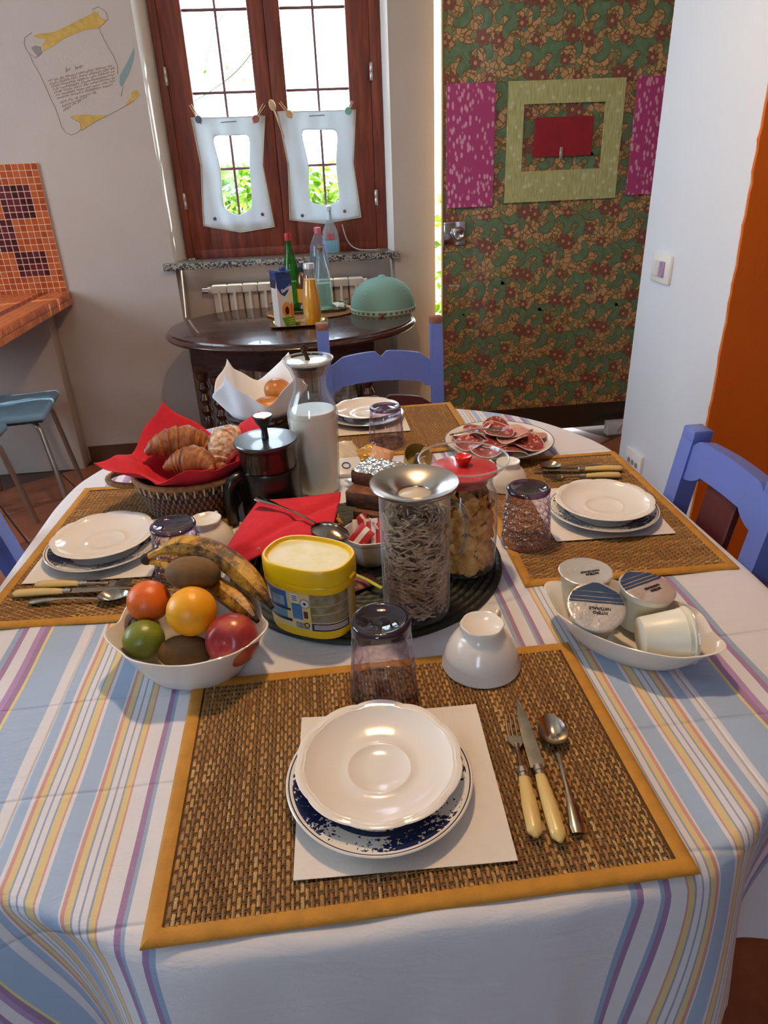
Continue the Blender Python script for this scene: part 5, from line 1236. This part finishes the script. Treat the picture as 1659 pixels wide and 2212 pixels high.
op = thing('rusk_packet', (.050, 1.312, TZ+.010), 'white packet with a blue ring mark right of the milk carafe', 'packet', None, (.45, .05, .15))
m = MB(); m.rbox((0, 0, 0), (.066, .048, .012), .004, 2); m.obj('wrapper', mat('white_wrapper', 'd6dade', .3), op)
m = MB(); m.tube([(.008*math.cos(2*PI*i/24), .008*math.sin(2*PI*i/24), .0062) for i in range(24)], .0016, 6, closed=True); m.obj('ring_mark', mat('print_ring_blue', '2b3f8a', .4), op)
pillow('biscuit_packet', (.075, 1.240, TZ+.008), (.05, .1, .5), (.055, .040, .006), mat('silver_blue_wrapper', 'b4c4cc', .22, .5, bump=.6, bscale=60), 'silver wrapped packet between the carafe and the cake blocks')

# ================================================================ ON THE SIDE TABLE
SZ = .7425
gold = mat('gold_tray', 'b8975a', .18, 1.); silv = mat('steel_tray', '9fb0aa', .15, 1.)
def tray(name, x, y, hx, hy, r, h, mt, label, z=SZ, rot=0, handles=False):
    t = thing(name, (x, y, z), label, 'tray', None, rz(rot)); m = MB()
    def ring(o_, zz): return [(px, py, zz) for px, py in rrect(hx+o_, hy+o_, r+o_, 8)]
    L = [ring(-.008, 0), ring(0, .002), ring(.006, h), ring(.010, h+.001), ring(.009, h+.002), ring(.004, h+.001), ring(-.003, .0035), ring(-.010, .0025)]; n = len(L[0]); vs = [p for l in L for p in l]
    fs = [(i*n+k, i*n+(k+1) % n, (i+1)*n+(k+1) % n, (i+1)*n+k) for i in range(len(L)-1) for k in range(n)]+[tuple(range(n-1, -1, -1)), tuple((len(L)-1)*n+k for k in range(n))]
    m.add(vs, fs); m.obj('pan', mt, t, smooth=40)
    if handles:
        for s in (-1, 1):
            m = MB(); m.tube(bez([(s*hx, -.045, h), (s*(hx+.035), -.05, h+.035), (s*(hx+.035), .05, h+.035), (s*hx, .045, h)], 18), .004, 8); m.obj('handle', mt, t)
    return t
tray('small_tray', -.040, 2.955, .112, .062, .02, .010, gold, 'small gilt tray holding carton and orange juice')
WICK = mat('rattan', '9a6a38', .7, alt='7b4f26', vscale=80, bump=.5, bscale=120)
m = MB(); m.lathe([(.20, 0), (.205, .004), (.20, .008), (.185, .0085), (.001, .0085)], 80, lambda th, i, r, z: (r*(1+.01*math.cos(60*th)) if i in (1, 2) else r, z)); o = m.obj('rattan_mat', WICK, None, (.015, 3.225, SZ), smooth=50, label='round rattan mat under the steel tray', cat='mat'); o.scale = (1, .82, 1)
tray('steel_tray', .012, 3.245, .150, .095, .03, .012, silv, 'oval steel tray with handles holding the bottles', SZ+.0088, 0, True)
BZ = SZ+.0088+.0035
def bottle(name, loc, prof, mt, label, cat='bottle', cap=None, liquid=None, seg=40):
    t = thing(name, loc, label, cat); m = MB(); m.lathe(prof, seg, cap0=True, cap1=cap is not None); m.obj('glass', mt, t, smooth=40)
    if liquid:
        zt, lm, th_ = liquid; pp = [(max(.001, r-th_), z+th_) for r, z in prof if z < zt]; rl_ = pp[-1][0]; m = MB(); m.lathe(pp+[(rl_, zt), (.001, zt+.0005)], seg); m.obj('liquid', lm, t, smooth=40)
    if cap:
        pc, cm = cap; m = MB(); m.lathe(pc, 28); m.obj('cap', cm, t, smooth=40)
    return t
# juice carafe
JU = mat('orange_juice', 'e2a21c', .3, alt='d98f12', vscale=8)
jp = [(.028, 0), (.032, .002), (.034, .010), (.0375, .050), (.038, .085), (.034, .125), (.027, .165), (.0215, .195), (.0205, .215), (.021, .228)]
bottle('juice_carafe', (.017, 2.932, SZ+.003), jp, CG, 'glass carafe of orange juice with white cap on the small tray', 'carafe', ([(.0225, .222), (.0228, .240), (.0215, .2425), (.001, .243)], mat('grey_white_cap', 'c9cacb', .3, .3)), (.182, JU, .0025))
# juice carton
ctn = thing('juice_carton', (-.100, 2.945, SZ+.003), 'blue and white fruit nectar carton on the small tray', 'carton', None, rz(24))
CW = mat('carton_white', 'd9cfc8', .4); CB = mat('carton_blue', '1d3a78', .35); CDB = mat('carton_dark', '1b2238', .4); CGN = mat('carton_green', '5f8a22', .4)
m = MB(); m.box((0, 0, .094), (.066, .062, .188)); b_ = m.obj('body', CW, ctn, smooth=0)
m = MB(); m.add([(-.033, -.031, .188), (.033, -.031, .188), (.033, .031, .188), (-.033, .031, .188), (-.033, -.031, .222), (.033, -.031, .208), (.033, .031, .208), (-.033, .031, .222)], [(0, 1, 5, 4), (1, 2, 6, 5), (2, 3, 7, 6), (3, 0, 4, 7), (4, 5, 6, 7), (3, 2, 1, 0)]); m.rbox((-.0, 0, .2165), (.078, .074, .003), .001, 1, M=Matrix.Translation((0, 0, .0)) @ Matrix.Rotation(.0, 4, 'Y')); m.obj('gable_top', CB, ctn, smooth=0)
m = MB(); m.lathe([(.012, .217), (.0135, .219), (.0135, .231), (.0125, .233), (.001, .233)], 28, M=Matrix.Translation((.012, 0, 0))); m.obj('cap', CB, ctn)
def cface(poly, mt, name, side='front', off=.0006):
    m = MB()
    if side == 'front': vs = [(x, -.031-off, z) for x, z in poly]
    else: vs = [(-.033-off, -x, z) for x, z in poly]
    m.add(vs, [tuple(range(len(poly)))]); return m.obj(name, mt, b_, smooth=0)
cface([(-.033, .188), (-.033, .160), (-.018, .132), (-.002, .122), (.012, .136), (.024, .156), (.033, .165), (.033, .188)], CB, 'print_blue_field')
cface([(-.033, .188), (-.033, .154), (.02, .154), (.033, .188)], CDB, 'print_dark_field', 'left')
cface([(.0, .118), (.018, .136), (.033, .146), (.033, .100), (.015, .096)], mat('carton_cream', 'd8cf9a', .4), 'print_swoosh', off=.0009)
def blob(cx, cz, rx, rzz, mt, off, nm): cface([(cx+rx*math.cos(2*PI*i/24), cz+rzz*math.sin(2*PI*i/24)) for i in range(24)], mt, nm, off=off)
blob(.003, .070, .022, .030, mat('peach_flesh', 'd98c3a', .4), .0009, 'print_peach'); blob(.025, .062, .0075, .034, mat('peach_skin', 'd2691e', .4), .0012, 'print_peach'); blob(.003, .066, .009, .016, mat('peach_stone', '3a1414', .4), .0015, 'print_peach')
cface([(-.022, .040), (.033, .040), (.033, .003), (-.008, .003)], CGN, 'print_green_field', off=.0012)
for i in range(3): cface([(.006, .010+i*.009), (.030, .012+i*.009), (.030, .015+i*.009), (.006, .013+i*.009)], mat('carton_lime', 'b3bf4a', .4), 'print_line', off=.0016)
text_mesh('Santal', .019, 'lettering', mat('carton_lettering', 'e8e8ee', .4), b_, Matrix.Translation((.004, -.0322, .150)) @ Matrix.Rotation(PI/2, 4, 'X') @ Matrix.Rotation(.42, 4, 'Z'), .25, .0003, .0004)
# bottles
GB = glass('green_bottle', '86d07a', '2c7a2c', .9, 1.2, body='3f9a3c', bw=.22)
gp = [(.030, 0), (.034, .003), (.0345, .02), (.0345, .150), (.031, .185), (.022, .225), (.0155, .255), (.0135, .290), (.0145, .300), (.0145, .312)]
bottle('green_bottle', (-.062, 3.290, BZ), gp, GB, 'green glass bottle with red cap at the left of the steel tray', 'bottle', ([(.0155, .292), (.0158, .316), (.0150, .322), (.001, .323)], mat('red_cap', 'b3202c', .3)))
bp_ = [(.026, 0), (.0295, .003), (.030, .015), (.030, .105), (.027, .135), (.017, .158), (.0135, .168), (.013, .182)]
t = bottle('syrup_bottle', (-.012, 3.265, BZ), bp_, mat('brown_syrup', '5a3512', .15, coat=.5), 'brown bottle with amber label between the green bottle and the juice', 'bottle', ([(.0165, .160), (.0172, .176), (.0125, .182), (.011, .198), (.0105, .202), (.001, .203)], mat('navy_cap', '161a2e', .35)))
m = MB(); m.lathe([(.0304, .030), (.0304, .090)], 40, cap0=False, cap1=False); m.obj('label_band', mat('amber_label', 'd08a14', .4), t)
m = MB(); m.lathe([(.0112, .184), (.0108, .2035), (.001, .2038)], 20); m.obj('pourer', mat('white_pourer', 'c9c9c9', .3), t)
WG = glass('water_bottle_glass', 'f0f7f3', 'c2d6ce', .9, 2.2, body='cfe2da', bw=.06, edge_glint=.35)
wp = [(.034, 0), (.0385, .003), (.039, .02), (.0385, .090), (.0365, .125), (.030, .160), (.0225, .190), (.0165, .220), (.0150, .240), (.0165, .252)]
bottle('water_bottle', (.076, 3.225, BZ), wp, WG, 'clear glass water bottle with small cork on the steel tray', 'bottle', ([(.0125, .246), (.0135, .258), (.0125, .264), (.001, .264)], mat('cork', None)), (.112, glass('still_water', 'e2f2ea', 'c9e2d8', .4, 2., body='c5e0d4', bw=.2), .003))
PB = glass('plastic_bottle', 'eef3fb', 'bccbe6', .9, 1.7, body='dfe8f6', bw=.10, edge_glint=.3)
pp_ = [(.036, 0), (.042, .004), (.043, .02), (.0415, .06), (.043, .075), (.0415, .13), (.043, .145), (.0425, .215), (.038, .255), (.028, .285), (.0165, .305), (.0135, .315), (.0135, .328)]
bottle('plastic_bottle', (.072, 3.335, BZ), pp_, PB, 'large clear plastic water bottle with pink cap behind the others', 'bottle', ([(.0152, .312), (.0155, .332), (.0148, .336), (.001, .336)], mat('pink_cap', 'cf5f78', .35)), (.262, glass('bottle_water', 'e3ecfa', 'c6d6f0', .3, 2., body='d3e0f4', bw=.10), .002))
pillow('folded_tissue', (.148, 3.215, BZ+.012), (.15, .2, .5), (.06, .05, .010), PAP, 'crumpled white tissue at the right of the steel tray')
# mesh food cover
fc_ = thing('food_cover', (.336, 3.165, SZ), 'green mesh dome food cover at the right of the side table', 'food cover')
fm = NT('green_mesh'); fmc = fm.coord(); wv1 = fm.noise(fmc, 12); chk = fm.n('ShaderNodeTexChecker'); fm.l(fmc, chk.inputs[0]); chk.inputs['Scale'].default_value = 420
fm.base(fm.mix(chk.outputs[1], lin('6f978b'), lin('82a99d'))); fm.set(Roughness=.75)
m = MB(); m.lathe([(.143, .018), (.1425, .030), (.137, .060), (.122, .092), (.098, .117), (.065, .134), (.030, .143), (.012, .1455), (.001, .146)], 64, cap0=False); m.obj('dome', fm.m, fc_, smooth=60)
ftm = NT('printed_trim'); ftc = ftm.coord(); fx, fy, fz = ftm.xyz(ftc); an = ftm.math('FRACT', ftm.math('MULTIPLY', ftm.math('ARCTAN2', fy, fx), 36/(2*PI))); bx2 = ftm.math('MULTIPLY', ftm.math('GREATER_THAN', an, .55), ftm.math('LESS_THAN', ftm.math('ABSOLUTE', ftm.math('SUBTRACT', fz, .010)), .0045)); ftm.base(ftm.mix(bx2, lin('a9b89c'), lin('3f5e52'))); ftm.set(Roughness=.8)
m = MB(); m.lathe([(.146, 0), (.1475, .003), (.1455, .018), (.1435, .0195)], 80, cap0=False, cap1=False); m.obj('trim_band', ftm.m, fc_)
m = MB(); m.tube([(.1465*math.cos(2*PI*i/72), .1465*math.sin(2*PI*i/72), .0195) for i in range(72)], .0022, 8, closed=True); m.obj('piping', mat('pale_piping', 'b9c9b4', .7), fc_)
m = MB(); m.lathe([(.018, .1455), (.016, .150), (.008, .153), (.001, .153)], 24); m.obj('button', mat('teal_button', '86b8aa', .5), fc_)
m = MB(); m.ball((0, 0, 0), (.009, .005, .007), 12, 8); m.obj('bow', mat('red_bow', '8e2038', .5), fc_, (-.02, -.148, .008))

# ================================================================ ON THE WINDOW SILL AND SASHES
spb = thing('spray_bottle', (.137, 3.545, .957), 'spray bottle of cyan cleaner on the window sill', 'spray bottle')
m = MB(); m.add(*[[(x*.8, y*.5, z) for x, y, z in q] if i == 0 else q for i, q in enumerate(tub_ring([(.050, .040, 0), (.054, .044, .004), (.053, .043, .05), (.045, .038, .10), (.022, .03, .140), (.018, .026, .150)]))])
m.obj('bottle', glass('spray_plastic', 'eef4f8', 'c9d6de', .7, 1.8, body='dfe8ee', bw=.25, edge_glint=.25), spb, smooth=50)
m = MB(); m.add(*[[(x*.74, y*.44, z) for x, y, z in q] if i == 0 else q for i, q in enumerate(tub_ring([(.050, .040, .003), (.053, .043, .05), (.052, .042, .058)]))]); m.obj('cleaner', mat('cyan_cleaner', '2fb4d4', .25, emis=None), spb, smooth=50)
m = MB(); m.lathe([(.012, .148), (.013, .170), (.010, .175), (.010, .19)], 20); m.rbox((.0, -.015, .20), (.022, .062, .024), .006, 2); m.tube([(0, -.022, .19), (0, -.034, .172), (0, -.03, .158)], .004, 8); m.obj('trigger', mat('spray_head', 'c9dfe4', .35), spb)
m = MB(); 
for a in range(4): m.ball((.011*math.cos(a*PI/2+PI/4), -.0225, .078+.011*math.sin(a*PI/2+PI/4)), (.008, .002, .008), 10, 6)
m.obj('label_flower', mat('label_red', 'c4566a', .5), spb)
m = MB(); m.tube(bez([(.20, 3.60, 1.08), (.215, 3.57, .97), (.25, 3.555, .962), (.30, 3.56, .961), (.36, 3.555, .961)], 24), .0028, 8); m.obj('white_cable', mat('white_cable', 'c6c6c8', .4), None, smooth=60, label='white cable lying at the right of the window sill', cat='cable')
m = MB(); m.tube(bez([(-.43, 3.545, .960), (-.41, 3.53, .962), (-.40, 3.57, .962), (-.385, 3.535, .962), (-.36, 3.53, .960)], 24), .0018, 6); m.obj('blue_string', mat('blue_string', '2c3f86', .7), None, smooth=60, label='short blue string on the left of the window sill', cat='string')
ctm = NT('linen_curtain'); ctm.t.nodes.remove(ctm.b)
df = ctm.n('ShaderNodeBsdfDiffuse'); tl = ctm.n('ShaderNodeBsdfTranslucent'); df.inputs[0].default_value = lin('dfe2e0'); tl.inputs[0].default_value = lin('d6dde6'); mxs = ctm.n('ShaderNodeMixShader'); mxs.inputs[0].default_value = .30
ctm.l(df.outputs[0], mxs.inputs[1]); ctm.l(tl.outputs[0], mxs.inputs[2]); ctm.l(mxs.outputs[0], ctm.out.inputs[0])
def curtain(outer, hole, label, btn):
    t = thing('window_curtain', (0, 3.592, 0), label, 'curtain'); K = 10
    def res(P): return [tuple(P[i][k]+(P[(i+1) % 8][k]-P[i][k])*j/K for k in (0, 1)) for i in range(8) for j in range(K)]
    O, H = res(outer), res(hole); n = len(O)
    for _ in range(8): H = [tuple((H[i-1][k]+2*H[i][k]+H[(i+1) % n][k])/4 for k in (0, 1)) for i in range(n)]; NR = 10; vs = []
    for r in range(NR+1):
        f = r/NR
        for i in range(n):
            x = O[i][0]+(H[i][0]-O[i][0])*f; z = O[i][1]+(H[i][1]-O[i][1])*f
            vs.append((x, .004*math.sin(x*70+z*8)+.003*math.sin(z*30)-.004*f, z))
    fs = [(r*n+i, r*n+(i+1) % n, (r+1)*n+(i+1) % n, (r+1)*n+i) for r in range(NR) for i in range(n)]
    m = MB(); m.add(vs, fs); m.obj('cloth', ctm.m, t, smooth=100, thick=.0012)
    m = MB(); m.tube([(x, -.002+.004*math.sin(x*70+z*8)+.003*math.sin(z*30), z) for x, z in O], .0022, 6, closed=True); m.obj('hem', mat('cream_hem', 'cfc6b0', .8), t)
    for x, z, c in btn:
        m = MB(); m.lathe([(.007, 0), (.008, .0015), (.007, .003), (.001, .003)], 16, M=Matrix.Translation((x, -.008, z)) @ Matrix.Rotation(PI/2, 4, 'X')); m.obj('button', mat('button_'+c, c, .4), t)
    m = MB(); zt = max(p[1] for p in outer)-.022; xc = (outer[0][0]+outer[2][0])/2; m.tube([(xc-.035, -.008, zt), (xc+.035, -.008, zt+.002)], .0018, 6); m.obj('stitched_cord', mat('grey_cord', '5c6064', .6), t)
curtain([(-.442, 1.548), (-.28, 1.545), (-.117, 1.545), (-.150, 1.35), (-.125, 1.085), (-.286, 1.068), (-.456, 1.105), (-.428, 1.36)], [(-.360, 1.477), (-.276, 1.472), (-.192, 1.475), (-.213, 1.336), (-.217, 1.170), (-.288, 1.140), (-.354, 1.177), (-.339, 1.341)], 'white cut-out cloth with blue and red buttons hung on the left sash', ((-.398, 1.133, '3a4a66'), (-.175, 1.142, '8a3a30')))
curtain([(-.060, 1.560), (.12, 1.556), (.292, 1.556), (.268, 1.346), (.292, 1.108), (.112, 1.088), (-.048, 1.112), (-.034, 1.348)], [(.036, 1.486), (.12, 1.482), (.206, 1.480), (.185, 1.340), (.196, 1.182), (.129, 1.168), (.049, 1.183), (.063, 1.344)], 'white cut-out cloth hung on the right sash above the spray bottle', ((.012, 1.128, '4f5f5a'), (.215, 1.138, '9a7a70')))
PINW = mat('pin_wood', 'c9ad86', .7)
def pin(x0, z0, x1, z1, label, bc=None, big=False):
    t = thing('clothes_pin', (x1, 3.578, z1), label, 'clothes pin'); a = math.atan2(x0-x1, z0-z1); L = math.hypot(x0-x1, z0-z1)
    for s in (-1, 1):
        m = MB(); m.rbox((s*.0028, 0, L*.35), (.0045, .008, L*1.3), .0015, 1); m.obj('prong', PINW, t, rot=(0, a+s*.03, 0))
    m = MB(); m.lathe([(.003, -.004), (.003, .004)], 10, M=Matrix.Rotation(PI/2, 4, 'X') @ Matrix.Translation((0, L*.3, 0))); m.obj('spring', HW, t)
    if bc:
        m = MB(); m.lathe([(.014, 0), (.0155, .002), (.014, .005), (.006, .0055), (.001, .004)], 20, M=Matrix.Translation((0, -.006, 0)) @ Matrix.Rotation(PI/2, 4, 'X')); m.obj('button', mat('pin_button_'+bc, bc, .4), t)
pin(-.436, 1.598, -.408, 1.540, 'clothes pin with grey blue button at the left corner of the left cloth', '4a5570')
pin(-.114, 1.590, -.158, 1.534, 'clothes pin with red button at the right corner of the left cloth', '9a4038')
pin(-.046, 1.596, -.008, 1.548, 'clothes pin with tan button at the left corner of the right cloth', 'b98a5a')
pin(.280, 1.590, .256, 1.552, 'clothes pin with turquoise button at the right corner of the right cloth', '6fb0a0')
wsn = thing('wooden_spoon', (-.040, 3.575, 1.455), 'small wooden spoon clipped beside the right hand cloth', 'spoon', None, (0, math.radians(-17), 0))
m = MB(); m.tube([(0, 0, 0), (0, 0, .115)], .0035, 8); m.obj('handle', PINW, wsn)
m = MB(); m.ball((0, 0, .135), (.015, .006, .024), 16, 10); m.obj('bowl', PINW, wsn)

# ================================================================ OUTSIDE THE WINDOW
LF = [mat('leaf_%d' % i, c, .5) for i, c in enumerate(('5f8a1e', '86a82a', 'a9bf3c'))]
def bush(x, y, z0, wdt, h, n, label, mats, seed):
    rr = random.Random(seed); t = thing('garden_shrub', (x, y, z0), label, 'shrub'); m = MB()
    for i in range(n):
        zz = h*rr.random()**.8; c = Vector((rr.gauss(0, wdt*.33), rr.gauss(0, .14), zz)); d = Vector((rr.uniform(-1, 1), rr.uniform(-1, .3), rr.uniform(-.2, 1))).normalized(); s_ = rr.uniform(.05, .11); u = d.cross(Vector((rr.uniform(-1, 1), rr.uniform(-1, 1), .3))).normalized()*s_*.30; nn = d.cross(u).normalized()*s_*.12
        m.add([c, c+d*s_*.5+u, c+d*s_*.5+nn, c+d*s_*.5-u, c+d*s_], [(0, 1, 2), (0, 2, 3), (1, 4, 2), (2, 4, 3)], rr.randrange(len(mats)))
    f_ = m.obj('foliage', mats, t, smooth=0); f_['kind'] = 'stuff'
    for i in range(5):
        x_ = rr.uniform(-wdt*.3, wdt*.3); m = MB(); m.tube([(x_, 0, -z0*0), (x_+rr.uniform(-.05, .05), .02, h*.5), (x_+rr.uniform(-.1, .1), 0, h*.85)], lambda q: .008*(1-.7*q), 6); m.obj('stem', mat('green_stem', '5b6a2c', .8), t)
bush(-.50, 6.1, 0, 1.2, 1.34, 2600, 'bright green garden shrub seen through the left window cloth', LF, 3)
bush(.34, 5.2, 0, 1.0, 1.22, 2200, 'bright green garden shrub seen through the right window cloth', LF, 5)
br_ = thing('climbing_branch', (0, 4.35, 0), 'thin leafy branch hanging outside the left window pane', 'branch')
m = MB(); rr = random.Random(11); br_pts = bez([(-.95, -.605, 1.45), (-.62, -.1, 1.55), (-.45, 0, 1.75), (-.30, 0, 1.70), (-.12, 0, 1.95)], 24); m.tube(br_pts, .003, 6); m.tube(bez([(-.45, 0, 1.72), (-.40, 0, 1.95), (-.30, 0, 2.05)], 12), .002, 6); m.obj('twig', mat('green_stem', None), br_)
m = MB()
for i in range(46):
    c = br_pts[rr.randrange(8, len(br_pts))]+Vector((rr.uniform(-.10, .10), rr.uniform(-.05, .05), rr.uniform(-.10, .16))); d = Vector((rr.uniform(-1, 1), rr.uniform(-1, 1), rr.uniform(-1, 1))).normalized(); s_ = rr.uniform(.018, .035); u = d.orthogonal().normalized()*s_*.35
    m.add([c, c+d*s_*.5+u, c+d*s_, c+d*s_*.5-u], [(0, 1, 2, 3)])
f_ = m.obj('leaves', LF[1], br_, smooth=0); f_['kind'] = 'stuff'
MB().b2((-8, 3.96, -.12), (8, 16, -.06)).obj('ground', mat('garden_ground', '8d9a5a', .95), smooth=0)['kind'] = 'structure'

# ================================================================ PENDANT LAMP over the table (above the picture)
pl = thing('pendant_lamp', (.05, 1.10, 2.20), 'cream pendant lamp hanging over the dining table above the picture', 'lamp')
m = MB(); m.lathe([(.03, .12), (.10, .08), (.17, -.02), (.168, -.02), (.098, .076), (.028, .115)], 40, cap0=False, cap1=False); m.obj('shade', mat('lamp_shade', 'd8c9a8', .6), pl, smooth=60)
m = MB(); m.tube([(0, 0, .11), (0, 0, .548)], .004, 8); m.obj('cord', BP, pl)
m = MB(); m.ball((0, 0, .035), .026, 16, 10); m.obj('bulb', mat('warm_bulb', 'ffd9a0', .5, emis='ffc98a', estr=4.), pl)
ld = bpy.data.lights.new('pendant_light', 'POINT'); ld.energy = 33; ld.color = (1.0, .66, .36); ld.shadow_soft_size = .035
lo = bpy.data.objects.new('pendant_light', ld); col.objects.link(lo); lo.location = (.05, 1.10, 2.165)
